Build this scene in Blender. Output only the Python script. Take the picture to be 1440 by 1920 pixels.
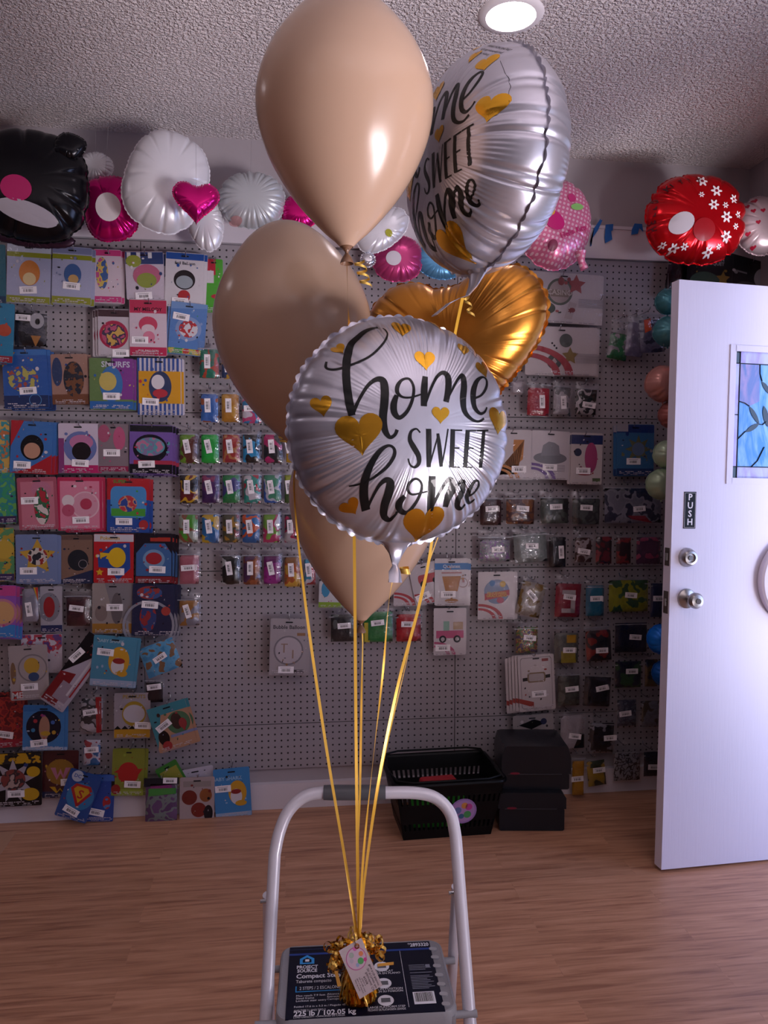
import bpy, math, random
from mathutils import Vector, Matrix
from math import pi, sin, cos, tan, radians, sqrt, exp, atan2
random.seed(7)
S = bpy.context.scene
for o in list(bpy.data.objects): bpy.data.objects.remove(o)
COL = S.collection

# ------------------------------------------------------------------ camera
CAM = Vector((0, -3.025, 1.30))
YAW, PITCH, ROLL, F = radians(7.4), math.atan(60/1440), 0.003, 1440.0
fw = Vector((sin(YAW)*cos(PITCH), cos(YAW)*cos(PITCH), -sin(PITCH)))
r0 = Vector((cos(YAW), -sin(YAW), 0)); u0 = r0.cross(fw)
RT = r0*cos(ROLL) + u0*sin(ROLL); UP = u0*cos(ROLL) - r0*sin(ROLL); FW = fw
cd = bpy.data.cameras.new('camera'); cam = bpy.data.objects.new('camera', cd); COL.objects.link(cam)
cd.sensor_fit = 'HORIZONTAL'; cd.sensor_width = 36; cd.lens = 36.0; cd.clip_start = .02
m = Matrix((RT, UP, -FW)).transposed().to_4x4(); m.translation = CAM
cam.matrix_world = m
S.camera = cam

# ------------------------------------------------------------------ world, lights, exposure
S.view_settings.view_transform = 'Standard'; S.view_settings.look = 'None'
S.view_settings.gamma = 1; S.view_settings.use_curve_mapping = False
S.view_settings.exposure = 0.38
w = bpy.data.worlds.new('world'); S.world = w; w.use_nodes = True
w.node_tree.nodes['Background'].inputs[0].default_value = (.62, .72, 1, 1)
w.node_tree.nodes['Background'].inputs[1].default_value = .5
CEIL, XL, XR, YB = 2.60, -2.7, 1.93, -5.6
LEDC = (1.0, .80, .84)
def area(name, loc, dirv, sx, sy, power, col):
    l = bpy.data.lights.new(name, 'AREA'); l.shape = 'RECTANGLE'; l.size = sx; l.size_y = sy
    l.energy = power; l.color = col
    o = bpy.data.objects.new(name, l); COL.objects.link(o); o.location = loc
    o.rotation_euler = Vector(dirv).to_track_quat('-Z', 'Y').to_euler()
    return o
# daylight entering at the open doorway in the right wall, and at the shop window nearer the street
area('doorway_daylight', (XR+1.5, -2.1, 1.25), (-.82, .57, 0), 2.3, 2.3, 56, (.46, .57, 1.0))
area('window_daylight', (XR+.14, -3.75, 1.35), (-1, .0, 0), 1.9, 1.5, 2, (.72, .76, 1.0))
area('sunlit_pavement', (XR+1.3, -4.35, .0), (0, 0, 1), 2.0, 2.5, 640, (1.0, .89, .94))
LED_POWER = 19.0

# ------------------------------------------------------------------ pixel -> place
def ray(px, py):
    return (FW + RT*((px-720)/F) + UP*(-(py-960)/F))
def P(px, py, d): return CAM + ray(px, py)*d
def onY(px, py, y):
    r = ray(px, py); return CAM + r*((y-CAM.y)/r.y)
def onZ(px, py, z):
    r = ray(px, py); return CAM + r*((z-CAM.z)/r.z)

# ------------------------------------------------------------------ materials
def srgb(h):
    if isinstance(h, str):
        h = h.lstrip('#'); c = [int(h[i:i+2], 16)/255 for i in (0, 2, 4)]
    else: c = h
    return tuple((x/12.92 if x <= .04045 else ((x+.055)/1.055)**2.4) for x in c) + (1,)
MC = {}
def newmat(name):
    mt = bpy.data.materials.new(name); mt.use_nodes = True
    nt = mt.node_tree; b = nt.nodes['Principled BSDF']
    return mt, nt, b
def mat(col, rough=.45, metal=0., coat=0., bump=0., bscale=60., name='paint'):
    k = (col if isinstance(col, str) else tuple(col), rough, metal, coat, bump, bscale)
    if k in MC: return MC[k]
    mt, nt, b = newmat(name)
    b.inputs['Base Color'].default_value = srgb(col); b.inputs['Roughness'].default_value = rough
    b.inputs['Metallic'].default_value = metal; b.inputs['Coat Weight'].default_value = coat
    if max(srgb(col)[:3]) < .03 and not metal: b.inputs['Specular IOR Level'].default_value = .18
    tc = nt.nodes.new('ShaderNodeTexCoord'); n = nt.nodes.new('ShaderNodeTexNoise')
    n.inputs['Scale'].default_value = bscale; nt.links.new(tc.outputs['Object'], n.inputs['Vector'])
    if bump:
        bp = nt.nodes.new('ShaderNodeBump'); bp.inputs['Strength'].default_value = bump
        bp.inputs['Distance'].default_value = .004
        nt.links.new(n.outputs['Fac'], bp.inputs['Height']); nt.links.new(bp.outputs['Normal'], b.inputs['Normal'])
    else:
        mr = nt.nodes.new('ShaderNodeMapRange')
        mr.inputs['To Min'].default_value = max(.02, rough-.05); mr.inputs['To Max'].default_value = min(1, rough+.05)
        nt.links.new(n.outputs['Fac'], mr.inputs['Value']); nt.links.new(mr.outputs['Result'], b.inputs['Roughness'])
    MC[k] = mt; return mt
def multi(cols, scale=28., rough=.35, metal=0., bump=.3, name='printed_mix'):
    """procedural print: blotches of the given colours"""
    k = ('multi', tuple(cols), scale, rough, metal)
    if k in MC: return MC[k]
    mt, nt, b = newmat(name); L = nt.links.new
    tc = nt.nodes.new('ShaderNodeTexCoord'); oi = nt.nodes.new('ShaderNodeObjectInfo')
    ad = nt.nodes.new('ShaderNodeVectorMath'); ad.operation = 'ADD'
    L(tc.outputs['Object'], ad.inputs[0]); L(oi.outputs['Location'], ad.inputs[1])
    n = nt.nodes.new('ShaderNodeTexNoise'); n.inputs['Scale'].default_value = scale; n.inputs['Detail'].default_value = 1.5
    L(ad.outputs[0], n.inputs['Vector'])
    cr = nt.nodes.new('ShaderNodeValToRGB'); cr.color_ramp.interpolation = 'CONSTANT'
    e = cr.color_ramp.elements; N = len(cols)
    e[0].color = srgb(cols[0]); e[0].position = 0
    e[1].color = srgb(cols[1]); e[1].position = .5 if N == 2 else .44
    for i in range(2, N):
        q = e.new(.44 + .2*(i-1)/(N-1)); q.color = srgb(cols[i])
    L(n.outputs['Fac'], cr.inputs['Fac']); L(cr.outputs['Color'], b.inputs['Base Color'])
    b.inputs['Roughness'].default_value = rough; b.inputs['Metallic'].default_value = metal
    if bump:
        n2 = nt.nodes.new('ShaderNodeTexNoise'); n2.inputs['Scale'].default_value = 55; L(tc.outputs['Object'], n2.inputs['Vector'])
        bp = nt.nodes.new('ShaderNodeBump'); bp.inputs['Strength'].default_value = bump; bp.inputs['Distance'].default_value = .004
        L(n2.outputs['Fac'], bp.inputs['Height']); L(bp.outputs['Normal'], b.inputs['Normal'])
    MC[k] = mt; return mt
def foilmat(col, rough=.3, metal=.75, name='foil', dots=None):
    k = ('foil', col, rough, metal, dots)
    if k in MC: return MC[k]
    mt, nt, b = newmat(name); L = nt.links.new
    b.inputs['Base Color'].default_value = srgb(col); b.inputs['Metallic'].default_value = metal
    b.inputs['Roughness'].default_value = rough
    tc = nt.nodes.new('ShaderNodeTexCoord')
    n = nt.nodes.new('ShaderNodeTexNoise'); n.inputs['Scale'].default_value = 14; n.inputs['Detail'].default_value = 3
    L(tc.outputs['Object'], n.inputs['Vector'])
    bp = nt.nodes.new('ShaderNodeBump'); bp.inputs['Strength'].default_value = .25; bp.inputs['Distance'].default_value = .004
    L(n.outputs['Fac'], bp.inputs['Height']); L(bp.outputs['Normal'], b.inputs['Normal'])
    if dots:
        dcol, step, rad = dots
        sc = nt.nodes.new('ShaderNodeVectorMath'); sc.operation = 'SCALE'; sc.inputs['Scale'].default_value = 1/step
        L(tc.outputs['Object'], sc.inputs[0])
        fr = nt.nodes.new('ShaderNodeVectorMath'); fr.operation = 'FRACTION'; L(sc.outputs[0], fr.inputs[0])
        sp = nt.nodes.new('ShaderNodeSeparateXYZ'); L(fr.outputs[0], sp.inputs[0])
        cb = nt.nodes.new('ShaderNodeCombineXYZ'); L(sp.outputs['X'], cb.inputs['X']); L(sp.outputs['Z'], cb.inputs['Y'])
        ds = nt.nodes.new('ShaderNodeVectorMath'); ds.operation = 'DISTANCE'; ds.inputs[1].default_value = (.5, .5, 0)
        L(cb.outputs[0], ds.inputs[0])
        lt = nt.nodes.new('ShaderNodeMath'); lt.operation = 'LESS_THAN'; lt.inputs[1].default_value = rad
        L(ds.outputs['Value'], lt.inputs[0])
        mx = nt.nodes.new('ShaderNodeMix'); mx.data_type = 'RGBA'
        mx.inputs['A'].default_value = srgb(col); mx.inputs['B'].default_value = srgb(dcol)
        L(lt.outputs[0], mx.inputs['Factor']); L(mx.outputs['Result'], b.inputs['Base Color'])
    MC[k] = mt; return mt
def latexmat(col, name='latex'):
    mt = bpy.data.materials.new(name); mt.use_nodes = True; nt = mt.node_tree; nt.nodes.clear(); L = nt.links.new
    out = nt.nodes.new('ShaderNodeOutputMaterial')
    df = nt.nodes.new('ShaderNodeBsdfDiffuse'); tr = nt.nodes.new('ShaderNodeBsdfTranslucent')
    gl = nt.nodes.new('ShaderNodeBsdfGlossy'); gl.inputs['Roughness'].default_value = .24
    tc = nt.nodes.new('ShaderNodeTexCoord'); n = nt.nodes.new('ShaderNodeTexNoise'); n.inputs['Scale'].default_value = 3
    L(tc.outputs['Object'], n.inputs['Vector'])
    mx = nt.nodes.new('ShaderNodeMix'); mx.data_type = 'RGBA'; c = srgb(col)
    mx.inputs['A'].default_value = c; mx.inputs['B'].default_value = tuple(x*.94 for x in c[:3])+(1,)
    L(n.outputs['Fac'], mx.inputs['Factor'])
    L(mx.outputs['Result'], df.inputs['Color']); L(mx.outputs['Result'], tr.inputs['Color'])
    m1 = nt.nodes.new('ShaderNodeMixShader'); m1.inputs[0].default_value = .38
    L(df.outputs[0], m1.inputs[1]); L(tr.outputs[0], m1.inputs[2])
    fr = nt.nodes.new('ShaderNodeFresnel'); fr.inputs['IOR'].default_value = 1.5
    m2 = nt.nodes.new('ShaderNodeMixShader'); L(fr.outputs[0], m2.inputs[0]); L(m1.outputs[0], m2.inputs[1]); L(gl.outputs[0], m2.inputs[2])
    L(m2.outputs[0], out.inputs['Surface']); return mt
def clearmat(name, fac=.10, rough=.12, tint=(1, 1, 1, 1), bump=.6):
    mt = bpy.data.materials.new(name); mt.use_nodes = True; nt = mt.node_tree; nt.nodes.clear(); L = nt.links.new
    out = nt.nodes.new('ShaderNodeOutputMaterial')
    tp = nt.nodes.new('ShaderNodeBsdfTransparent'); tp.inputs[0].default_value = tint
    gl = nt.nodes.new('ShaderNodeBsdfGlossy'); gl.inputs['Roughness'].default_value = rough
    gl.inputs['Color'].default_value = (.9, .9, .95, 1)
    lw = nt.nodes.new('ShaderNodeLayerWeight'); lw.inputs['Blend'].default_value = .25
    ad = nt.nodes.new('ShaderNodeMath'); ad.operation = 'MULTIPLY_ADD'; ad.inputs[1].default_value = .32; ad.inputs[2].default_value = fac
    ad.use_clamp = True
    tc = nt.nodes.new('ShaderNodeTexCoord'); n = nt.nodes.new('ShaderNodeTexNoise'); n.inputs['Scale'].default_value = 45
    L(tc.outputs['Object'], n.inputs['Vector'])
    bp = nt.nodes.new('ShaderNodeBump'); bp.inputs['Strength'].default_value = bump; bp.inputs['Distance'].default_value = .006
    L(n.outputs['Fac'], bp.inputs['Height']); L(bp.outputs[0], gl.inputs['Normal'])
    L(lw.outputs['Facing'], ad.inputs[0])
    mx = nt.nodes.new('ShaderNodeMixShader'); L(ad.outputs[0], mx.inputs[0]); L(tp.outputs[0], mx.inputs[1]); L(gl.outputs[0], mx.inputs[2])
    L(mx.outputs[0], out.inputs['Surface']); return mt
def emitmat(name, col, st):
    mt = bpy.data.materials.new(name); mt.use_nodes = True; nt = mt.node_tree; nt.nodes.clear()
    out = nt.nodes.new('ShaderNodeOutputMaterial'); e = nt.nodes.new('ShaderNodeEmission')
    e.inputs[0].default_value = tuple(col)+(1,); e.inputs[1].default_value = st
    nt.links.new(e.outputs[0], out.inputs[0]); return mt

def mat_floor():
    mt, nt, b = newmat('laminate_floor'); L = nt.links.new
    tc = nt.nodes.new('ShaderNodeTexCoord')
    br = nt.nodes.new('ShaderNodeTexBrick'); br.inputs['Scale'].default_value = 1
    br.inputs['Brick Width'].default_value = 1.15; br.inputs['Row Height'].default_value = .095
    br.inputs['Mortar Size'].default_value = .0008; br.offset = .37
    br.inputs['Color1'].default_value = (.2, .2, .2, 1); br.inputs['Color2'].default_value = (.8, .8, .8, 1)
    br.inputs['Mortar'].default_value = (.35, .35, .35, 1)
    L(tc.outputs['Object'], br.inputs['Vector'])
    mp = nt.nodes.new('ShaderNodeMapping'); mp.inputs['Scale'].default_value = (1.6, 26, 1)
    L(tc.outputs['Object'], mp.inputs['Vector'])
    of = nt.nodes.new('ShaderNodeVectorMath'); of.operation = 'MULTIPLY_ADD'
    of.inputs[1].default_value = (7, 3, 5); L(br.outputs['Color'], of.inputs[0]); L(mp.outputs[0], of.inputs[2])
    n = nt.nodes.new('ShaderNodeTexNoise'); n.inputs['Scale'].default_value = 2.2; n.inputs['Detail'].default_value = 7
    n.inputs['Roughness'].default_value = .62; n.inputs['Distortion'].default_value = .6
    L(of.outputs[0], n.inputs['Vector'])
    cr = nt.nodes.new('ShaderNodeValToRGB'); e = cr.color_ramp.elements
    e[0].position = .3; e[0].color = srgb('96644e'); e[1].position = .72; e[1].color = srgb('d6a284')
    q = e.new(.5); q.color = srgb('bf8b6c')
    L(n.outputs['Fac'], cr.inputs['Fac'])
    mx = nt.nodes.new('ShaderNodeMix'); mx.data_type = 'RGBA'; mx.blend_type = 'MULTIPLY'; mx.inputs['Factor'].default_value = .25
    L(cr.outputs['Color'], mx.inputs['A']); L(br.outputs['Color'], mx.inputs['B'])
    L(mx.outputs['Result'], b.inputs['Base Color'])
    b.inputs['Roughness'].default_value = .42
    bp = nt.nodes.new('ShaderNodeBump'); bp.inputs['Strength'].default_value = .12; bp.inputs['Distance'].default_value = .001
    L(n.outputs['Fac'], bp.inputs['Height']); L(bp.outputs[0], b.inputs['Normal'])
    return mt
def mat_ceiling():
    mt, nt, b = newmat('popcorn_ceiling'); L = nt.links.new
    b.inputs['Base Color'].default_value = srgb('efe6e6'); b.inputs['Roughness'].default_value = .9
    tc = nt.nodes.new('ShaderNodeTexCoord')
    n = nt.nodes.new('ShaderNodeTexNoise'); n.inputs['Scale'].default_value = 92; n.inputs['Detail'].default_value = 2.5
    n.inputs['Roughness'].default_value = .6; L(tc.outputs['Object'], n.inputs['Vector'])
    cr = nt.nodes.new('ShaderNodeValToRGB'); cr.color_ramp.elements[0].position = .38; cr.color_ramp.elements[1].position = .66
    L(n.outputs['Fac'], cr.inputs['Fac'])
    bp = nt.nodes.new('ShaderNodeBump'); bp.inputs['Strength'].default_value = 1; bp.inputs['Distance'].default_value = .0105
    L(cr.outputs['Color'], bp.inputs['Height']); L(bp.outputs[0], b.inputs['Normal'])
    return mt
def mat_pegboard():
    mt, nt, b = newmat('pegboard'); L = nt.links.new
    tc = nt.nodes.new('ShaderNodeTexCoord')
    sc = nt.nodes.new('ShaderNodeVectorMath'); sc.operation = 'SCALE'; sc.inputs['Scale'].default_value = 1/.0254
    L(tc.outputs['Object'], sc.inputs[0])
    fr = nt.nodes.new('ShaderNodeVectorMath'); fr.operation = 'FRACTION'; L(sc.outputs[0], fr.inputs[0])
    sp = nt.nodes.new('ShaderNodeSeparateXYZ'); L(fr.outputs[0], sp.inputs[0])
    cb = nt.nodes.new('ShaderNodeCombineXYZ'); L(sp.outputs['X'], cb.inputs['X']); L(sp.outputs['Z'], cb.inputs['Y'])
    ds = nt.nodes.new('ShaderNodeVectorMath'); ds.operation = 'DISTANCE'; ds.inputs[1].default_value = (.5, .5, 0)
    L(cb.outputs[0], ds.inputs[0])
    mr = nt.nodes.new('ShaderNodeMapRange'); mr.inputs['From Min'].default_value = .12; mr.inputs['From Max'].default_value = .165
    L(ds.outputs['Value'], mr.inputs['Value'])
    n = nt.nodes.new('ShaderNodeTexNoise'); n.inputs['Scale'].default_value = 5; L(tc.outputs['Object'], n.inputs['Vector'])
    m0 = nt.nodes.new('ShaderNodeMix'); m0.data_type = 'RGBA'; m0.inputs['A'].default_value = srgb('968f95'); m0.inputs['B'].default_value = srgb('a09a9f')
    L(n.outputs['Fac'], m0.inputs['Factor'])
    mx = nt.nodes.new('ShaderNodeMix'); mx.data_type = 'RGBA'; mx.inputs['A'].default_value = (.008, .008, .01, 1)
    L(m0.outputs['Result'], mx.inputs['B'])
    L(mr.outputs['Result'], mx.inputs['Factor']); L(mx.outputs['Result'], b.inputs['Base Color'])
    b.inputs['Roughness'].default_value = .45
    return mt
def mat_wall(col='a8a0a4'):
    mt, nt, b = newmat('painted_wall'); L = nt.links.new
    tc = nt.nodes.new('ShaderNodeTexCoord'); n = nt.nodes.new('ShaderNodeTexNoise'); n.inputs['Scale'].default_value = 30
    L(tc.outputs['Object'], n.inputs['Vector']); b.inputs['Base Color'].default_value = srgb(col); b.inputs['Roughness'].default_value = .7
    bp = nt.nodes.new('ShaderNodeBump'); bp.inputs['Strength'].default_value = .2; bp.inputs['Distance'].default_value = .003
    L(n.outputs['Fac'], bp.inputs['Height']); L(bp.outputs[0], b.inputs['Normal']); return mt

WHITE = mat('e9e4e6', .5); BLACK = mat('0b0b0d', .5); STEEL = mat('b9bcc2', .22, 1.)
GOLDP = foilmat('d9a03c', .22, 1., 'gold_foil')
CLEAR = clearmat('clear_plastic', .035, .06, bump=.9); SLEEVE = clearmat('clear_sleeve', .008, .05, bump=.8)
STICK = mat('f3eff2', .5)

# ------------------------------------------------------------------ mesh helpers
WL = {}
def tag(o, label=None, cat=None, group=None, kind=None):
    if label: o['label'] = label
    if cat: o['category'] = cat
    if group: o['group'] = group
    if kind: o['kind'] = kind
    return o
def empty(name, loc, label=None, cat=None, group=None, rot=None):
    o = bpy.data.objects.new(name, None); COL.objects.link(o); o.location = loc; o.empty_display_size = .05
    if rot is not None: o.rotation_euler = rot
    WL[o.name] = Vector(loc); return tag(o, label, cat, group)
class MB:
    def __init__(s): s.v = []; s.f = []; s.mi = []; s.mats = []
    def M(s, m):
        if m not in s.mats: s.mats.append(m)
        return s.mats.index(m)
    def add(s, vs, fs, m, T=None):
        k = len(s.v); i = s.M(m)
        s.v += [(T @ Vector(v)) if T else Vector(v) for v in vs]
        for f in fs: s.f.append([k+a for a in f]); s.mi.append(i)
        return s
    def box(s, a, b, m, T=None):
        x0, y0, z0 = a; x1, y1, z1 = b
        s.add([(x0,y0,z0),(x1,y0,z0),(x1,y1,z0),(x0,y1,z0),(x0,y0,z1),(x1,y0,z1),(x1,y1,z1),(x0,y1,z1)],
              [(0,3,2,1),(4,5,6,7),(0,1,5,4),(1,2,6,5),(2,3,7,6),(3,0,4,7)], m, T); return s
    def prism(s, pts, d0, d1, m, T=None, axis='y'):
        """closed 2D outline (x,z) extruded along y from d0 to d1"""
        n = len(pts)
        if axis == 'y': vs = [(p[0], d0, p[1]) for p in pts]+[(p[0], d1, p[1]) for p in pts]
        else: vs = [(p[0], p[1], d0) for p in pts]+[(p[0], p[1], d1) for p in pts]
        fs = [list(range(n)), list(range(2*n-1, n-1, -1))]+[(i, (i+1) % n+0, (i+1) % n+n, i+n) for i in range(n)]
        s.add(vs, fs, m, T); return s
    def flat(s, pts, y, m, T=None):
        s.add([(p[0], y, p[1]) for p in pts], [list(range(len(pts)))], m, T); return s
    def tube(s, pts, r, m, n=10, closed=False, caps=True, T=None):
        pts = [Vector(p) for p in pts]; N = len(pts); vs = []; fs = []
        nv = None
        for i, p in enumerate(pts):
            if closed: t = pts[(i+1) % N]-pts[i-1]
            else: t = pts[min(i+1, N-1)]-pts[max(i-1, 0)]
            t.normalize()
            if nv is None:
                a = Vector((0, 0, 1)) if abs(t.z) < .9 else Vector((1, 0, 0)); nv = t.cross(a).normalized()
            nv = (nv - t*nv.dot(t)).normalized(); bv = t.cross(nv)
            rr = r[i] if isinstance(r, (list, tuple)) else r
            for k in range(n):
                a = 2*pi*k/n; vs.append(p+(nv*cos(a)+bv*sin(a))*rr)
        for i in range(N if closed else N-1):
            j = (i+1) % N
            for k in range(n): fs.append((i*n+k, i*n+(k+1) % n, j*n+(k+1) % n, j*n+k))
        if caps and not closed: fs += [list(range(n))[::-1], [(N-1)*n+k for k in range(n)]]
        s.add(vs, fs, m, T); return s
    def lathe(s, prof, m, n=32, T=None, cap=True):
        """profile (r,z) around z"""
        vs = []; fs = []
        for r, z in prof:
            for k in range(n): a = 2*pi*k/n; vs.append((r*cos(a), r*sin(a), z))
        for i in range(len(prof)-1):
            for k in range(n): fs.append((i*n+k, i*n+(k+1) % n, (i+1)*n+(k+1) % n, (i+1)*n+k))
        if cap: fs += [list(range(n))[::-1], [(len(prof)-1)*n+k for k in range(n)]]
        s.add(vs, fs, m, T); return s
    def build(s, name, parent=None, origin=None, smooth=True, local=False, label=None):
        """local: vertices already in the parent's frame. Otherwise world coordinates."""
        if local: base = Vector((0, 0, 0)); wl = None
        elif parent is not None: base = WL[parent.name]; wl = base
        else:
            if origin is None:
                xs = [v.x for v in s.v]; ys = [v.y for v in s.v]; zs = [v.z for v in s.v]
                origin = Vector(((min(xs)+max(xs))/2, (min(ys)+max(ys))/2, min(zs)))
            base = Vector(origin); wl = base
        me = bpy.data.meshes.new(name); me.from_pydata([v-base for v in s.v], [], s.f)
        for mm in s.mats: me.materials.append(mm)
        me.polygons.foreach_set('material_index', s.mi)
        if smooth:
            me.polygons.foreach_set('use_smooth', [True]*len(s.f))
            try: me.set_sharp_from_angle(angle=radians(38))
            except Exception: pass
        me.update()
        o = bpy.data.objects.new(name, me); COL.objects.link(o)
        if parent is not None: o.parent = parent
        elif not local: o.location = base
        if wl is not None: WL[o.name] = wl
        if label: o['label'] = label
        return o
def rrect(w, h, r, n=5, cx=0, cz=0):
    pts = []
    for sx, sz, a0 in ((1, 1, 0), (-1, 1, 90), (-1, -1, 180), (1, -1, 270)):
        for k in range(n+1):
            a = radians(a0+90*k/n); pts.append((cx+sx*(w/2-r)+r*cos(a), cz+sz*(h/2-r)+r*sin(a)))
    return pts
def ell(cx, cz, rx, rz, n=28): return [(cx+rx*cos(2*pi*k/n), cz+rz*sin(2*pi*k/n)) for k in range(n)]
def star(cx, cz, r, n=5, q=.45, a0=90): return [(cx+(r if k % 2 == 0 else r*q)*cos(radians(a0+180*k/n)), cz+(r if k % 2 == 0 else r*q)*sin(radians(a0+180*k/n))) for k in range(2*n)]
def heart2d(n=40):
    pts = []
    for k in range(n):
        t = 2*pi*k/n; pts.append((16*sin(t)**3/32, (13*cos(t)-5*cos(2*t)-2*cos(3*t)-cos(4*t)+2.5)/32))
    return pts
def catmull(pts, sub=6):
    out = []; n = len(pts)
    for i in range(n-1):
        p0, p1, p2, p3 = pts[max(i-1, 0)], pts[i], pts[i+1], pts[min(i+2, n-1)]
        for k in range(sub):
            t = k/sub
            out.append(tuple(.5*((2*b)+(-a+c)*t+(2*a-5*b+4*c-d)*t*t+(-a+3*b-3*c+d)*t**3) for a, b, c, d in zip(p0, p1, p2, p3)))
    out.append(tuple(pts[-1])); return out
TXT = {}
def text2d(s, bold=0.):
    """outline text as (verts, faces) in the plane, height 1 for capitals, left aligned"""
    if (s, bold) in TXT: return TXT[(s, bold)]
    cu = bpy.data.curves.new('t', 'FONT'); cu.body = s; cu.resolution_u = 2; cu.offset = bold
    o = bpy.data.objects.new('t', cu); COL.objects.link(o)
    dg = bpy.context.evaluated_depsgraph_get(); me = bpy.data.meshes.new_from_object(o.evaluated_get(dg))
    vs = [(v.co.x/.7, v.co.y/.7) for v in me.vertices]; fs = [list(p.vertices) for p in me.polygons]
    bpy.data.objects.remove(o); bpy.data.curves.remove(cu); bpy.data.meshes.remove(me)
    TXT[(s, bold)] = (vs, fs); return TXT[(s, bold)]
def put_text(mb, s, O, U, V, size, m, off=0., center=False, bold=0., maxw=None, squeeze=1.):
    vs, fs = text2d(s, bold)
    if not vs: return
    wd = max(v[0] for v in vs)
    k = squeeze if maxw is None else min(squeeze, maxw/(wd*size))
    N = U.cross(V)
    x0 = -wd*size*k/2 if center else 0
    mb.add([O+U*(x0+v[0]*size*k)+V*(v[1]*size)+N*off for v in vs], fs, m)
# ================================================================== THE ROOM
def struct(mb, name, **k):
    o = mb.build(name, **k); o['kind'] = 'structure'; return o
FLOORM, CEILM, PEGM, WALLM = mat_floor(), mat_ceiling(), mat_pegboard(), mat_wall()
WALLD = mat_wall('6e666a')
TRIM = mat('d6d0d8', .45, bump=.1)
struct(MB().box((XL, YB, -.05), (XR+.1, .05, 0), FLOORM), 'floor', origin=(0, 0, 0))
struct(MB().box((XL, YB, CEIL), (XR+.1, .05, CEIL+.05), CEILM), 'ceiling', origin=(0, 0, CEIL))
struct(MB().box((XL, 0.012, 0), (XR, .06, CEIL), WALLM), 'wall_back', origin=(0, .012, 0))
struct(MB().box((XL-.05, YB, 0), (XL, .05, CEIL), WALLD), 'wall_left')
struct(MB().box((XL, YB-.05, 0), (XR, YB, CEIL), WALLD), 'wall_front')
DY0, DY1, DZ = -1.48, -.55, 2.05         # doorway in the right wall
WY0, WY1, WZ0, WZ1 = -4.8, -2.7, .12, 2.2
rw = MB()
for a, b in (((XR, DY1, 0), (XR+.1, .05, CEIL)), ((XR, DY0, DZ), (XR+.1, DY1, CEIL)), ((XR, WY1, 0), (XR+.1, DY0, CEIL)),
             ((XR, WY0, 0), (XR+.1, WY1, WZ0)), ((XR, WY0, WZ1), (XR+.1, WY1, CEIL)), ((XR, YB, 0), (XR+.1, WY0, CEIL))):
    rw.box(a, b, WALLM)
struct(rw, 'wall_right')
wf = MB()
for a, b in (((XR+.02, WY0, WZ0), (XR+.07, WY0+.05, WZ1)), ((XR+.02, WY1-.05, WZ0), (XR+.07, WY1, WZ1)),
             ((XR+.02, WY0, WZ0), (XR+.07, WY1, WZ0+.05)), ((XR+.02, WY0, WZ1-.05), (XR+.07, WY1, WZ1)), ((XR+.02, -3.78, WZ0), (XR+.07, -3.72, WZ1))):
    wf.box(a, b, TRIM)
struct(wf, 'window_1')
# skirting, ledge board above the pegboard
struct(MB().box((XL, -.014, 0), (XR, .012, .1), TRIM), 'baseboard_back')
PT = 2.20
struct(MB().box((XL, -.012, PT), (XR, .012, PT+.125), TRIM).box((XL, -.017, PT+.118), (XR, .012, PT+.13), TRIM), 'trim_1')
# pegboard panels, 4 ft wide and 2 ft tall
xs0 = onY(853, 1250, 0).x; ZR = [.155, .336, .945, 1.555, PT-.004]
pb = empty('pegboard', (xs0, 0, .155), 'pale grey pegboard with small round holes covering the wall', 'pegboard')
xr = [XL, xs0-1.2192, xs0, xs0+1.2192, XR]
for i in range(4):
    for j in range(4):
        g = .0016
        x0, x1, z0, z1 = xr[i]+g, xr[i+1]-g, ZR[j]+g, ZR[j+1]-g
        mbp = MB().box((x0, -.001, z0), (x1, .0115, z1), PEGM); mbp.build('board_panel', pb, smooth=False)
# ---- recessed ceiling lamps
LEDM = emitmat('lamp_lens', (1.0, .86, .93), LED_POWER)
lampspots = []
c = onZ(958, 27, CEIL); lampspots.append((c.x, c.y))
lampspots += [(-1.55, c.y), (-1.55, -3.6), (.1, -3.9)]
for i, (x, y) in enumerate(lampspots):
    o = empty('recessed_light', (x, y, CEIL), ['round recessed ceiling lamp glowing pinkish white above the balloons', 'round recessed ceiling lamp left of the balloons, out of view',
              'round recessed ceiling lamp behind on the left', 'round recessed ceiling lamp behind the viewer'][i], 'ceiling light', 'recessed ceiling lamps')
    r = MB(); r.lathe([(.066, -.003), (.07, -.008), (.086, -.006), (.092, 0)], WHITE, 40, cap=False)
    r.build('trim_ring', o, local=True)
    MB().lathe([(.0001, -.0055), (.067, -.0055)], LEDM, 40, cap=False).build('lens', o, local=True)

# ---- the open door
p0, p1 = onZ(1240, 1631, .012), onZ(1440, 1609, .012)
dv = Vector((p1.x-p0.x, p1.y-p0.y, 0)).normalized(); dn = Vector((dv.y, -dv.x, 0))     # dn faces the viewer
if dn.dot(CAM-p0) < 0: dn = -dn
DH = 1.965; DT = .042; DW = .86
LEAN = Matrix.Rotation(radians(-.75), 3, -dn)
dv0 = dv.copy(); dv = LEAN @ dv; dup_ = LEAN @ Vector((0, 0, 1))
if dup_.dot(dv0) < 0: LEAN = Matrix.Rotation(radians(.75), 3, -dn); dv = LEAN @ dv0; dup_ = LEAN @ Vector((0, 0, 1))
r_ = ray(1275, 524); q_ = CAM+r_*((p0-CAM).dot(dn)/r_.dot(dn))-p0; DH = q_.dot(dup_)
TD = Matrix((dv, -dn, dup_)).transposed().to_4x4(); TD.translation = p0
DOORM, nt, b = newmat('white_gloss_paint')
b.inputs['Base Color'].default_value = srgb('dedaea'); b.inputs['Roughness'].default_value = .38
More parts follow.
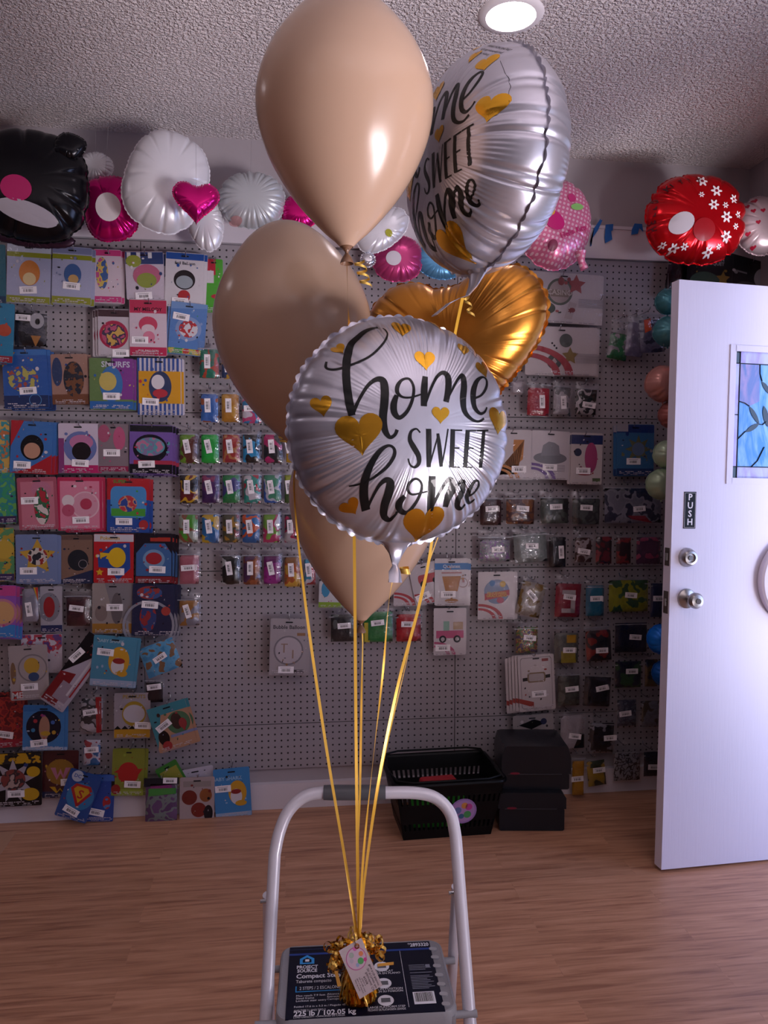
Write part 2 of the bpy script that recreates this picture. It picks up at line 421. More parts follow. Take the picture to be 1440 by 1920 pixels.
tc = nt.nodes.new('ShaderNodeTexCoord'); mp = nt.nodes.new('ShaderNodeMapping'); mp.inputs['Scale'].default_value = (60, 60, 3)
n = nt.nodes.new('ShaderNodeTexNoise'); n.inputs['Scale'].default_value = 3; n.inputs['Detail'].default_value = 4
nt.links.new(tc.outputs['Object'], mp.inputs[0]); nt.links.new(mp.outputs[0], n.inputs['Vector'])
bp = nt.nodes.new('ShaderNodeBump'); bp.inputs['Strength'].default_value = .25; bp.inputs['Distance'].default_value = .0012
nt.links.new(n.outputs['Fac'], bp.inputs['Height']); nt.links.new(bp.outputs[0], b.inputs['Normal'])
def D(u, v, w=0): return TD @ Vector((u, -w, v))
def doorUV(px, py):
    """point of the door face under a pixel, as (u along the face, v up)"""
    r = ray(px, py); t = (p0-CAM).dot(dn)/r.dot(dn); q = CAM+r*t-p0
    return q.dot(dv), q.dot(dup_)
door = empty('door_1', p0, 'open white painted wooden door on the right with stained glass', 'door'); door['kind'] = 'structure'
ga = doorUV(1377, 657); gb = doorUV(1371, 897)
gu0, gv1, gv0 = (ga[0]+gb[0])/2, ga[1], gb[1]; gu1 = DW-gu0-.02
d = MB()
def dbox(mb, u0, u1, v0, v1, w0, w1, m): mb.box((u0, -w1, v0), (u1, -w0, v1), m, TD)
dbox(d, 0, gu0, 0, DH, -DT, 0, DOORM); dbox(d, gu1, DW, 0, DH, -DT, 0, DOORM)
dbox(d, gu0, gu1, 0, gv0, -DT, 0, DOORM); dbox(d, gu0, gu1, gv1, DH, -DT, 0, DOORM)
fr = .018
for q in ((gu0-fr, gu0+.004, gv0-fr, gv1+fr), (gu1-.004, gu1+fr, gv0-fr, gv1+fr), (gu0, gu1, gv0-fr, gv0+.002), (gu0, gu1, gv1-.002, gv1+fr)):
    dbox(d, *q, -.004, .004, DOORM)
d.build('door_leaf', door)
# stained glass
sg = empty('stained_glass', p0)
bpy.data.objects.remove(sg)
def glassmat(name, c1, c2, sc=(4, 1, 1)):
    mt, nt, b = newmat(name); L = nt.links.new
    tc = nt.nodes.new('ShaderNodeTexCoord'); mp = nt.nodes.new('ShaderNodeMapping'); mp.inputs['Scale'].default_value = (18, 18, 5); mp.inputs['Rotation'].default_value = (0, .35, 0)
    n = nt.nodes.new('ShaderNodeTexNoise'); n.inputs['Scale'].default_value = 1.4; n.inputs['Detail'].default_value = 5; n.inputs['Distortion'].default_value = 1.5
    L(tc.outputs['Object'], mp.inputs[0]); L(mp.outputs[0], n.inputs['Vector'])
    cr = nt.nodes.new('ShaderNodeValToRGB'); cr.color_ramp.elements[0].position = .38; cr.color_ramp.elements[1].position = .62
    cr.color_ramp.elements[0].color = srgb(c1); cr.color_ramp.elements[1].color = srgb(c2)
    L(n.outputs['Fac'], cr.inputs['Fac']); L(cr.outputs['Color'], b.inputs['Base Color']); b.inputs['Roughness'].default_value = .15
    return mt
GB, GP, GL = glassmat('blue_glass', '2f86d8', '7fb6ec'), glassmat('violet_glass', '5f78b8', '9a8cc0'), glassmat('lilac_glass', 'a59ad2', 'b9c0e6')
GD = mat('143038', .1); LEAD = mat('23282c', .4, .8)
def U2(px, py):
    u, v = doorUV(px, py); return (u, v)
g = MB(); w0 = .004-.016
TW = TD @ Matrix.Translation((0, -w0, 0))
bw, bh = (doorUV(1391, 700)[0]-gu0), .032
bh = gv1-doorUV(1400, 681)[1]
g.box((gu0, 0, gv0), (gu1, .004, gv1), GB, TW)
g.flat([(gu0, gv1), (gu0+bw, gv1), (gu0+bw, gv1-bh), (gu0, gv1-bh)], -.001, GD, TW)
g.flat([(gu0, gv0), (gu0+bw, gv0), (gu0+bw, gv0+bh), (gu0, gv0+bh)], -.001, GD, TW)
g.flat([(gu0, gv0+bh), (gu0+bw, gv0+bh), (gu0+bw, gv1-bh), (gu0, gv1-bh)], -.001, GL, TW)
g.flat([(gu0+bw, gv1-bh), (gu1, gv1-bh), (gu1, gv1), (gu0+bw, gv1)], -.001, GL, TW)
g.flat([(gu0+bw, gv0), (gu1, gv0), (gu1, gv0+bh), (gu0+bw, gv0+bh)], -.001, GL, TW)
g.flat([(gu0+bw, gv1-bh), (gu0+bw, U2(1390, 752)[1]), U2(1409, 761), U2(1428, 752), U2(1429, 682)], -.0012, GP, TW)
gl = g.build('stained_glass_panel', door)
l = MB()
def lead(pts, r=.0016):
    l.tube([TW @ Vector((p[0], -.002, p[1])) for p in pts], r, LEAD, 6)
lead([(gu0+bw, gv0), (gu0+bw, gv1)]); lead([(gu0, gv1-bh), (gu1, gv1-bh)]); lead([(gu0, gv0+bh), (gu1, gv0+bh)])
lead([(gu0, U2(1385, 777)[1]), (gu0+bw, U2(1385, 777)[1])])
lead([U2(1390, 752), U2(1400, 755), U2(1409, 761)]); lead([U2(1386, 824), U2(1395, 815), U2(1402, 808)])
lead([U2(1429, 682), U2(1429, 700), U2(1433, 714)]); lead([U2(1412, 876), U2(1424, 864), U2(1437, 838)])
lead([U2(1427, 795), U2(1434, 796), U2(1440, 790)])
for a, bq, wd in (((1409, 761), (1427, 794), 7), ((1402, 810), (1427, 794), 7), ((1432, 714), (1450, 740), 7), ((1436, 760), (1444, 800), 9)):
    A, B = Vector(U2(*a)), Vector(U2(*bq)); dd = (B-A); nn = Vector((-dd.y, dd.x)).normalized()*wd/1440*2.6*.55
    pts = [A, A+dd*.3+nn, A+dd*.7+nn, B, A+dd*.7-nn, A+dd*.3-nn]
    l.flat([(p[0], p[1]) for p in catmull([tuple(p) for p in pts+[A]], 4)[:-1]], -.0025, GD, TW)
l.build('lead_came', gl)
# push sign
u0s, v1s = doorUV(1283, 922); u1s, v0s = doorUV(1303, 991)
sgn = MB(); sgn.box((u0s, -.002, v0s), (u1s, 0, v1s), mat('101516', .35), TD)
for i, ch in enumerate('PUSH'):
    put_text(sgn, ch, D((u0s+u1s)/2, v1s-(v1s-v0s)*(.225+.225*i), .0023), dv, dup_, (v1s-v0s)*.17, WHITE, center=True, bold=.02)
for q in ((u0s+.002, u1s-.002, v1s-.004, v1s-.0033), (u0s+.002, u1s-.002, v0s+.0033, v0s+.004), (u0s+.002, u0s+.0027, v0s+.003, v1s-.003), (u1s-.0027, u1s-.002, v0s+.003, v1s-.003)):
    dbox(sgn, *q, .002, .0023, WHITE)
sgn.build('push_sign', door, label='black upright plate with white letters PUSH')
# deadbolt and knob
NICK = mat('a9a6a4', .3, 1.)
def onDoorLathe(name, px, py, prof, parent, mt=NICK):
    u, v = doorUV(px, py); T = Matrix.Translation(D(u, v)) @ dn.to_track_quat('Z', 'Y').to_matrix().to_4x4()
    mb = MB(); mb.lathe(prof, mt, 28, T); return mb.build(name, parent)
db = onDoorLathe('deadbolt', 1288, 1045, [(.031, 0), (.031, .006), (.025, .022), (.022, .026), (.015, .027), (.014, .02), (.0001, .02)], door)
kn = onDoorLathe('door_knob', 1287, 1122, [(.033, 0), (.032, .006), (.026, .01), (.012, .014), (.011, .03), (.018, .034), (.0255, .044), (.026, .054), (.02, .063), (.0001, .066)], door)
onDoorLathe('keyhole', 1288, 1045, [(.008, .0202), (.008, .0235), (.0001, .0235)], db, mat('6c6a68', .3, 1.))
onDoorLathe('lock_cylinder', 1287, 1122, [(.009, .064), (.009, .068), (.0001, .068)], kn, mat('55504e', .3, 1.))
for a, bq in ((1028, 1062), (1110, 1152)):
    v1q, v0q = doorUV(1240, a)[1], doorUV(1240, bq)[1]
    MB().box((-.0012, .008, v0q), (0, .034, v1q), mat('6a625c', .45, .9), TD).box((-.006, .014, (v0q+v1q)/2-.012), (0, .028, (v0q+v1q)/2+.012), NICK, TD).build('latch_plate', door)
# round plaque on the door, mostly cut by the picture's edge
u, v = doorUV(1494, 1086); T = Matrix.Translation(D(u, v)) @ dn.to_track_quat('Z', 'Y').to_matrix().to_4x4()
rd = u-doorUV(1419, 1086)[0]
pq = MB(); pq.lathe([(rd*.93, 0), (rd, .004), (rd, .024), (rd*.96, .03), (rd*.86, .031), (rd*.84, .027), (.0001, .027)], mat('e4dbe6', .5), 64, T)
tag(pq.build('round_plaque'), 'thick round white disc mounted on the white door', 'plaque')
# mat at the left edge of the floor
a, bq = onZ(0, 1568, .004), onZ(24, 1568, .004)
fm = MB(); fm.prism([(XL+.35, a.y+.02), (bq.x, a.y+.03), (onZ(-2, 1608, 0).x, -.62), (XL+.35, -.7)], 0, .004, mat('b98f74', .7, bump=.2), axis='z')
tag(fm.build('floor_mat'), 'pale tan mat corner at the far left of the floor', 'mat')
# blue painter's tape on the ledge board
BT = mat('1464b4', .6, bump=.2)
for i, (pts, lab) in enumerate((([(1107, 462), (1114, 428), (1126, 410), (1127, 413), (1130, 412), (1121, 432), (1107, 452), (1109, 461)], 'strip of blue tape beside the pink dotted balloon'),
        ([(1136, 421), (1150, 420), (1149, 432), (1146, 433), (1148, 449), (1135, 456), (1134, 445)], 'middle strip of blue tape above the pegboard'),
        ([(1185, 430), (1190, 419), (1204, 420), (1206, 434), (1199, 427), (1196, 438), (1184, 440)], 'strip of blue tape beside the red balloon'))):
    q = [onY(x, y, -.02) for x, y in pts]; z = .0205+.0005*i
    mbt = MB().prism([(p.x, p.z) for p in q], -.0205, -.0175, BT)
    tag(mbt.build('tape_strip'), lab, 'tape', 'blue tape strips')
# ================================================================== STEP STOOL
PZ = .45
GREYP = mat('8b8d95', .5, bump=.1, bscale=200); TUBEM = mat('c9c9d6', .3, .1, .3)
DARKG = mat('4a4d54', .5)
A_, B_, C_, D_ = onZ(532, 1774, PZ), onZ(822, 1760, PZ), onZ(863, 1896, PZ), onZ(512, 1914, PZ)
bl, br_, frr, fl = A_, B_, C_, D_
cen = (bl+br_+frr+fl)/4
su = ((br_-bl)+(frr-fl)).normalized(); sv = Vector((-su.y, su.x, 0))         # right, back
SW = ((br_-bl).length+(frr-fl).length)/2; SD = ((bl-fl).length+(br_-frr).length)/2
TS = Matrix((su, sv, Vector((0, 0, 1)))).transposed().to_4x4(); TS.translation = Vector((cen.x, cen.y, 0))
st = empty('step_stool', (cen.x, cen.y, 0), 'folding step stool with light grey tube frame and grey plastic tread', 'step stool')
def L2(p):
    q = TS.inverted() @ p; return q
# hoop frame
pts = [(499, 1900, 1.26), (515, 1602, 1.34), (524, 1560, 1.35), (541, 1521, 1.36), (570, 1494, 1.369), (607, 1486, 1.373), (665, 1486, 1.373),
       (723, 1486, 1.373), (782, 1487, 1.373), (818, 1497, 1.369), (843, 1523, 1.36), (853, 1561, 1.35), (857, 1602, 1.34), (880, 1900, 1.26)]
W3 = [P(*p) for p in pts]
def down(a, b):           # extend the line b->a to the floor
    t = (a.z-.015)/(b.z-a.z); return a+(a-b)*t
path = [down(W3[0], W3[1])]+[tuple(W3[0].lerp(W3[1], k/3)) for k in range(3)]+[tuple(x) for x in catmull([tuple(p) for p in W3[1:-1]], 8)]+[tuple(W3[-2].lerp(W3[-1], k/3)) for k in (1, 2, 3)]+[down(W3[-1], W3[-2])]
h = MB(); h.tube(path, .0108, TUBEM, 14); h.build('front_frame', st)
g = MB(); gp = [W3[5].lerp(W3[7], k/8) for k in range(9)]
g.tube(gp, [.0128]+[.0133]*7+[.0128], DARKG, 16); g.build('hand_grip', st)
for sx, pa, pbp in ((-1, (510, 1690), (497, 2010)), (1, (852, 1675), (872, 2010))):
    top = P(pa[0]+sx*(-2), pa[1], 1.335)+sv*.021; side = sv*.0
    bot = Vector((top.x+su.x*sx*.012+sv.x*.17, top.y+sv.y*.17, .012))
    # the rear leg swings back behind the hoop
    lg = MB(); lg.tube([top+su*sx*.010, bot+su*sx*.006], .0098, TUBEM, 12); lg.build('leg', st)
    ft = MB(); ft.tube([bot+su*sx*.0+Vector((0, 0, -.012)), bot+su*sx*.0+Vector((0, 0, .025))], .0125, DARKG, 12); ft.build('foot_cap', st)
    rv = MB(); rv.tube([top-sv*.02+su*sx*.022, top-sv*.02-su*sx*.008], .0035, STEEL, 8); rv.build('rivet', st)
for e in (path[0], path[-1]):
    e = Vector(e); MB().tube([e+Vector((0, 0, -.015)), e+Vector((0, 0, .02))], .0135, DARKG, 12).build('foot_cap', st)
# tread: rounded tray with a turned-down rim
t = MB()
def ring(w_, d_, r, z): return [(p[0], p[1], z) for p in rrect(w_, d_, r, 6)]
rings = [ring(SW, SD, .024, PZ-.034), ring(SW+.002, SD+.002, .025, PZ-.008), ring(SW-.002, SD-.002, .024, PZ-.001), ring(SW-.008, SD-.008, .02, PZ), ring(SW-.016, SD-.016, .017, PZ-.0015)]
n = len(rings[0]); vs = [v for r in rings for v in r]
fs = [(i*n+k, i*n+(k+1) % n, (i+1)*n+(k+1) % n, (i+1)*n+k) for i in range(len(rings)-1) for k in range(n)]
fs.append([(len(rings)-1)*n+k for k in range(n)]); t.add(vs, fs, GREYP, TS)
t.box((-SW/2+.004, -SD/2+.004, PZ-.03), (SW/2-.004, SD/2-.004, PZ-.012), GREYP, TS)
tread = t.build('tread', st)
for i in range(7):           # raised grip slots on the right-hand margin
    y = SD/2-.03-i*.0245
    rb = MB(); T2 = TS @ Matrix.Translation((SW/2-.0175, y, PZ-.0015)) @ Matrix.Rotation(radians(-8), 4, 'Z')
    rb.prism([(p[0], p[1]) for p in rrect(.014, .009, .004, 3)], 0, .0026, mat('a2a4ab', .35), T2, axis='z')
    rb.build('grip_rib', tread)
for yy in (-SD/2+.02, SD/2-.035):
    cr = MB(); cr.tube([TS @ Vector((-SW/2-.034+.004*(yy > 0)*3, yy, PZ-.02)), TS @ Vector((SW/2+.034-.004*(yy > 0)*3, yy, PZ-.02))], .006, GREYP, 12); cr.build('cross_rod', st)
# lower tread
lt = MB(); lt.prism(rrect(SW-.01, .1, .02, 5), .21, .235, GREYP, TS @ Matrix.Translation((0, -SD/2-.03, 0)), axis='z'); lt.build('lower_tread', st)
# printed label
q = [onZ(544, 1778, PZ), onZ(806, 1764, PZ), onZ(833, 1896, PZ), onZ(534, 1912, PZ)]
ql = [L2(p) for p in q]
ly1 = (ql[0].y+ql[1].y)/2; ly0 = (ql[2].y+ql[3].y)/2; lx0 = (ql[0].x+ql[3].x)/2; lx1 = (ql[1].x+ql[2].x)/2
LW, LH = lx1-lx0, ly1-ly0
NAVY = mat('0a0f24', .3, bump=.1, bscale=25); LBL = mat('1f6fd0', .35); WT = mat('dfe3ee', .4); CY = mat('2b9be8', .35)
lb = MB(); lb.prism([(lx0, ly0), (lx1, ly0), (lx1, ly1), (lx0, ly1)], PZ-.0016, PZ+.0004, NAVY, TS, axis='z')
label = lb.build('product_label', tread, label='dark navy printed sticker')
pt = MB(); zt = PZ+.0007
def LP(u, v, z=0): return TS @ Vector((lx0+u*LW, ly1-v*LH, zt+z))
def ltext(s, u, v, sz, m=WT, bold=0., maxw=None, center=False): put_text(pt, s, LP(u, v), su, sv, sz*LH, m, bold=bold, maxw=None if maxw is None else maxw*LW, center=center)
def lrect(u0_, v0_, u1_, v1_, m, z=0): pt.add([LP(u0_, v1_, z), LP(u1_, v1_, z), LP(u1_, v0_, z), LP(u0_, v0_, z)], [(0, 1, 2, 3)], m)
lrect(0, .105, 1, .135, mat('123a8c', .3)); lrect(0, .04, .35, .05, mat('0d2350', .3))
ltext('*2893320', .84, .075, .052, bold=.03, maxw=.15)
# house mark
for pl in ([(.075, .27), (.075, .19), (.125, .135), (.175, .19), (.175, .27), (.155, .27), (.155, .205), (.125, .17), (.095, .205), (.095, .27)],):
    pt.add([LP(*p) for p in pl], [(0, 1, 8, 9), (1, 2, 7, 8), (2, 3, 6, 7), (3, 4, 5, 6)], CY)
lrect(.075, .25, .175, .27, CY, .0001); lrect(.112, .2, .14, .235, WT)
ltext('PROJECT', .055, .335, .045, bold=.03, maxw=.145); ltext('SOURCE', .06, .39, .045, bold=.03, maxw=.135)
ltext('Compact Step Stool', .055, .475, .06, bold=.025, maxw=.42); ltext('Taburete compacto', .055, .54, .042, maxw=.235)
lrect(.055, .585, .061, .66, CY); lrect(.055, .655, .40, .665, CY); ltext('2 STEPS / 2 ESCALONES', .08, .635, .042, maxw=.28)
for i, s in enumerate(('Max reach 7.9 feet', 'Sized frame', 'Lockout stair entry')): ltext(s, .06, .725+.033*i, .024, maxw=.2)
for i, s in enumerate(('Alcance maximo', 'Estructura de acero', 'Cerrojo de seguridad')): ltext(s, .26, .72+.033*i, .024, maxw=.2)
ltext('Folded 17.6 in x 5.2 in / Plegado 45 cm', .05, .865, .022, maxw=.36)
ltext('ANSI TYPE 2 / ANSI TIPO 2', .05, .915, .024, maxw=.2)
ltext('225 lb / 102.05 kg', .05, .97, .06, bold=.02, maxw=.39)
ltext('LOAD CAPACITY / CAPACIDAD DE CARGA', .05, .995, .02, maxw=.32)
lrect(.775, .13, .7775, .93, WT)
for i, v in enumerate((.36, .60, .83)):
    cxx = .635; pt.add([LP(cxx+.052*cos(a*2*pi/28), v+.052*LW/LH*sin(a*2*pi/28)) for a in range(28)], [list(range(28))[::-1]], WT)
    lrect(cxx-.03, v-.03, cxx+.03, v+.025, mat('5c6068', .4), .0002)
for v, a, bq in ((.44, 'FOLDS FLAT', 'SE PLIEGA EN PLANO'), (.69, 'LOCKS IN POSITION', 'TRABA EN SU POSICION'), (.925, 'LARGE PLATFORM STEP', 'PELDANO DE PLATAFORMA GRANDE')):
    ltext(a, .635, v, .026, center=True, maxw=.24); ltext(bq, .635, v+.033, .026, center=True, maxw=.24)
for i in range(16):
    if i in (4, 6): continue
    lrect(.82, .36+i*.022, .82+.11+.02*((i*7) % 3), .367+i*.022, mat('8f95a8', .4))
lrect(.935, .36, .965, .41, mat('8f95a8', .4))
lrect(.815, .74, .955, .90, WT); random.seed(3); xx = .825
while xx < .945:
    ww = random.choice((.0016, .003, .0045)); lrect(xx, .75, xx+ww, .87, BLACK, .0002); xx += ww+random.choice((.002, .0035))
pt.build('printed_text', label, label='white and blue printing', smooth=False)

# ================================================================== BALLOON WEIGHT, BOW AND TAG
wpos = onZ(674, 1880, PZ+.001); WZ = PZ+.001
wc = Vector((wpos.x, wpos.y+.012, WZ))
knot = P(667, 1757, (wc-CAM).dot(FW)); knot.z = min(knot.z, WZ+.085)
wt = empty('balloon_weight', wc, 'gold foil tassel balloon weight standing on the step stool', 'balloon weight')
random.seed(11)
GF = foilmat('dc9a2a', .22, .95, 'gold_tassel'); GF2 = foilmat('f6cf6c', .3, .75, 'gold_ribbon'); GF3 = foilmat('a8701a', .22, 1., 'gold_strip')
# core + skirt of folded foil strips
co = MB(); prof = []
N = 96
vs = []; fs = []; rows = 7
for j in range(rows):
    f = j/(rows-1)
    for k in range(N):
        a = 2*pi*k/N; base = .0265*(1-f**2.2*.72)*(1 if f > .04 else .96); amp = .0032*(1-f*.7)
        r = base+amp*(1 if k % 2 else -1)*(.4+.6*random.random()); vs.append(wc+Vector((r*cos(a), r*sin(a), .001+.07*f)))
for j in range(rows-1):
    for k in range(N): fs.append((j*N+k, j*N+(k+1) % N, (j+1)*N+(k+1) % N, (j+1)*N+k))
fs.append([(rows-1)*N+k for k in range(N)])
co.add(vs, fs, GF); co.build('foil_core', wt, smooth=False)
sk = MB()
for i in range(110):
    a = random.uniform(0, 2*pi); wdt = random.uniform(.0012, .003); r0_, r1_ = random.uniform(.006, .012), random.uniform(.026, .032)
    z0, z1 = random.uniform(.066, .08), random.uniform(.002, .02); pts = []
    for k in range(5):
        f = k/4; r = r0_+(r1_-r0_)*sin(f*pi/2)+.002*sin(f*9+i); pts.append((r, z0+(z1-z0)*f, a+.12*sin(i*3+f*3)))
    vs = []
    for r, z, aa in pts:
        c_ = Vector((cos(aa), sin(aa), 0)); tt = Vector((-sin(aa), cos(aa), 0)); tw = .5*sin(i*7+z*150)
        vs += [wc+c_*r+Vector((0, 0, z))-(tt*cos(tw)+c_*sin(tw))*wdt, wc+c_*r+Vector((0, 0, z))+(tt*cos(tw)+c_*sin(tw))*wdt]
    sk.add(vs, [(2*k, 2*k+1, 2*k+3, 2*k+2) for k in range(4)], random.choice((GF, GF, GF2, GF3)))
o = sk.build('foil_skirt', wt, smooth=False); o['kind'] = 'stuff'
# bow: curled loops
def loopstrip(mb, O, d, up, R, wd, turns, m, seg=26, adv=.3, phase=0.):
    d = d.normalized(); up = (up-d*up.dot(d)).normalized(); sd = d.cross(up); vs = []
    for k in range(seg+1):
        a = phase+turns*2*pi*k/seg; rr = R*(1-.25*k/seg)
        c_ = O+d*(rr*(1-cos(a)))+up*(rr*sin(a))+sd*(adv*R*turns*(k/seg-.5))
        vs += [c_-sd*wd/2, c_+sd*wd/2]
    mb.add(vs, [(2*k, 2*k+1, 2*k+3, 2*k+2) for k in range(seg)], m)
bw = MB(); kn3 = wc+Vector((0, 0, .078))
for i in range(34):
    a = random.uniform(0, 2*pi); el = random.uniform(-.25, 1.25); d_ = Vector((cos(a)*cos(el), sin(a)*cos(el), sin(el)))
    loopstrip(bw, kn3+d_*random.uniform(.0, .008), d_, Vector((random.uniform(-1, 1), random.uniform(-1, 1), random.uniform(-1, 1))), random.uniform(.009, .018), random.uniform(.003, .0048), random.uniform(.8, 1.3), random.choice((GF2, GF, GF2)))
bw.build('ribbon_bow', wt)
def puff(px, py, cnt, R, name):
    mb = MB(); O = P(px, py, (kn3-CAM).dot(FW)-.005)
    for i in range(cnt):
        a = random.uniform(0, 2*pi); el = random.uniform(-.9, 1.3); d_ = Vector((cos(a)*cos(el), sin(a)*cos(el), sin(el)))
        loopstrip(mb, O+d_*random.uniform(0, R*.7), d_, Vector((random.uniform(-1, 1), random.uniform(-1, 1), random.uniform(-1, 1))), random.uniform(.004, .009), random.uniform(.003, .0055), random.uniform(.7, 1.4), random.choice((GF2, GF, GF2, GF3)))
    mb.tube([O, kn3], .003, GF, 6)
    return mb.build(name, wt)
puff(633, 1782, 34, .017, 'foil_puff'); puff(703, 1776, 30, .016, 'foil_puff'); puff(628, 1808, 18, .013, 'foil_puff')
st_ = MB(); dd = (wc-CAM).dot(FW)-.03
st_.prism([(0, 0), (.026, .001), (.026, .0055), (0, .0045)], 0, .0006, GF2, Matrix.Translation(P(708, 1812, dd)) @ Matrix.Rotation(radians(90), 4, 'X'), axis='z')
st_.prism([(0, 0), (.006, .001), (.0, .024), (-.005, .024)], 0, .0006, GF2, Matrix.Translation(P(633, 1850, dd)) @ Matrix.Rotation(radians(80), 4, 'X'), axis='z')
st_.build('ribbon_tail', wt)
# tag card
td = (wc-CAM).dot(FW)-.038
c4 = [P(635, 1783, td+.004), P(677, 1756, td+.012), P(728, 1840, td-.004), P(685, 1863, td-.012)]
O = c4[0]; eu = (c4[1]-c4[0]+c4[2]-c4[3])/2; ev = (c4[3]-c4[0]+c4[2]-c4[1])/2
TWd, THt = eu.length, ev.length; eu.normalize(); ev = (ev-eu*ev.dot(eu)).normalized(); en = eu.cross(ev)
if en.dot(CAM-O) < 0: en = -en
tg = MB(); CARD = mat('b0a4a9', .5)
def TG(u, v, w=0): return O+eu*u*TWd+ev*v*THt+en*w
cp = [TG(0, 0), TG(1, 0), TG(1, 1), TG(0, 1)]
tg.add(cp+[p-en*.0006 for p in cp], [(0, 1, 2, 3), (7, 6, 5, 4), (0, 4, 5, 1), (1, 5, 6, 2), (2, 6, 7, 3), (3, 7, 4, 0)], CARD)
gt = tg.build('gift_tag', origin=TG(.5, 1)); tag(gt, 'white business card tag with round pink logo tied to the gold weight', 'tag')
pr = MB()
def disc(u, v, r, m, w): pr.add([TG(u+r*cos(k*2*pi/30)/TWd*TWd, v+r*TWd/THt*sin(k*2*pi/30), w) for k in range(30)], [list(range(30))], m)
disc(.5, .30, .41, mat('b0508a', .5), .0002); disc(.5, .30, .38, mat('b9a3b4', .5), .0003)
for u_, v_, r_, c_ in ((.38, .2, .1, '98a49c'), (.3, .3, .08, 'a8a0b0'), (.62, .38, .12, '4c9a58'), (.74, .26, .09, 'c87850'), (.6, .12, .08, 'c060a0'), (.45, .42, .07, '8898b8'), (.8, .4, .07, 'b83c80')):
    disc(u_, v_, r_, mat(c_, .5), .0004)
tk = mat('32262c', .5)
for i, (s, sz) in enumerate((('Blow It Up Balloons', .055), ('201 N Chester Ave', .05), ('Bakersfield, CA', .05), ('93308', .05))):
    put_text(pr, s, TG(.9-.12*i, .52+.05*i), ev, -eu, .085*TWd, tk, off=0, maxw=.44*THt-.03*i*THt)
for v in pr.v[-1:]: pass
for i, s in enumerate(('Follow us', 'Like our page online', 'blow it up balloons', 'open all week')):
    put_text(pr, s, TG(.42-.09*i, .68-.04*(i > 0)), ev, -eu, .055*TWd, tk, maxw=.30*THt)
pr.v = [v+en*.0004 if (v-O).dot(en) < .00015 else v for v in pr.v]
pr.build('printed_logo', gt, smooth=False)
gr = MB(); gc = TG(.72, .1); ry = [gc+(eu*cos(k*pi/8)+ev*sin(k*pi/8))*.0032+en*.0006 for k in range(16)]
gr.tube(ry, .0009, mat('b06a38', .3, .9), 6, closed=True); gr.tube([gc+en*.001, gc+en*.006-ev*.01, kn3], .0008, GF2, 5); gr.build('tag_string', gt)
# ================================================================== FOIL BALLOONS
class Foil:
    def __init__(s, R, T, outline=None, n=22, depth=.02, wid=.045, seed=1, ripple=.0006, nr=130, fold=.3):
        s.R, s.T, s.rp, s.nr, s.fold = R, T, ripple, nr, fold
        rnd = random.Random(seed); s.out = outline or (lambda a: 1.)
        s.cr = []
        for i in range(n):
            s.cr.append((2*pi*(i+rnd.uniform(-.32, .32))/n, wid*rnd.uniform(.5, 1.5), depth*rnd.uniform(.3, 1.5)))
        s.ph = [rnd.uniform(0, 6.28) for _ in range(8)]
    def crease(s, a):
        c = 0
        for t, w_, d_ in s.cr:
            x = (a-t+pi) % (2*pi)-pi
            if abs(x) < 4*w_: c += d_*exp(-(x/w_)**2)
        return c
    def rim(s, a): return s.R*s.out(a)*(1-s.crease(a))
    def h(s, q, a, c=None):
        if q >= 1: return 0.
        if c is None: c = s.crease(a)
        b = s.T*sqrt(max(0, 1-q**3))
        b *= 1-s.fold*min(1, c*30)*max(0, (q-.45)/.55)**2*.55
        if s.rp and q > .3:
            wn = max(0, min(1, (q-.38)/.3))*min(1, (1-q)*9)
            am = max(0, .45+.55*sin(3*a+s.ph[0])+.4*sin(7*a+s.ph[1])+.3*sin(13*a+s.ph[4]))
            b += s.rp*wn*am*sin(s.nr*a+2.2*sin(5*a+s.ph[2])+1.5*sin(11*a+s.ph[3]))
        return b
    def surf(s, x, z):
        a = atan2(z, x); return s.h(sqrt(x*x+z*z)/s.rim(a), a)
    def mesh(s, m, na=720, nr=40, flange=.007, mb=None, mback=None):
        mb = mb or MB(); vs = []; fs = []
        A = [2*pi*k/na for k in range(na)]; C = [s.crease(a) for a in A]; Rm = [s.R*s.out(a)*(1-c) for a, c in zip(A, C)]
        for side in (1, -1):
            k0 = len(vs); vs.append((0, -side*s.h(0, 0), 0)); 
            for j in range(1, nr+1):
                q = sin(pi/2*j/nr)
                if j == nr: q = 1
                for k in range(na):
                    y = s.h(q, A[k], C[k]); vs.append((Rm[k]*q*cos(A[k]), -side*y, Rm[k]*q*sin(A[k])))
            def I(j, k): return k0+1+(j-1)*na+k % na
            for k in range(na): fs.append((k0, I(1, k), I(1, k+1)) if side > 0 else (k0, I(1, k+1), I(1, k)))
            for j in range(1, nr):
                for k in range(na):
                    f = (I(j, k), I(j+1, k), I(j+1, k+1), I(j, k+1)); fs.append(f if side > 0 else f[::-1])
        nb = len(fs)//2
        if mback is None: mb.add(vs, fs, m)
        else: mb.add(vs, fs[:nb], m); mb.add(vs, fs[nb:], mback)
        # heat-sealed flange, wavy
        vs = []; fs = []
        for k in range(na):
            a = A[k]; wv = flange*(.22*sin(19*a+s.ph[5])+.15*sin(43*a+s.ph[6]))
            r2 = Rm[k]+flange*(.35+.55*abs(sin(33*a+.8*sin(7*a))))
            vs += [(Rm[k]*.985*cos(a), 0, Rm[k]*.985*sin(a)), (r2*cos(a), wv, r2*sin(a))]
        for k in range(na): fs.append((2*k, 2*k+1, 2*((k+1) % na)+1, 2*((k+1) % na)))
        mb.add(vs, fs, mback or m); return mb
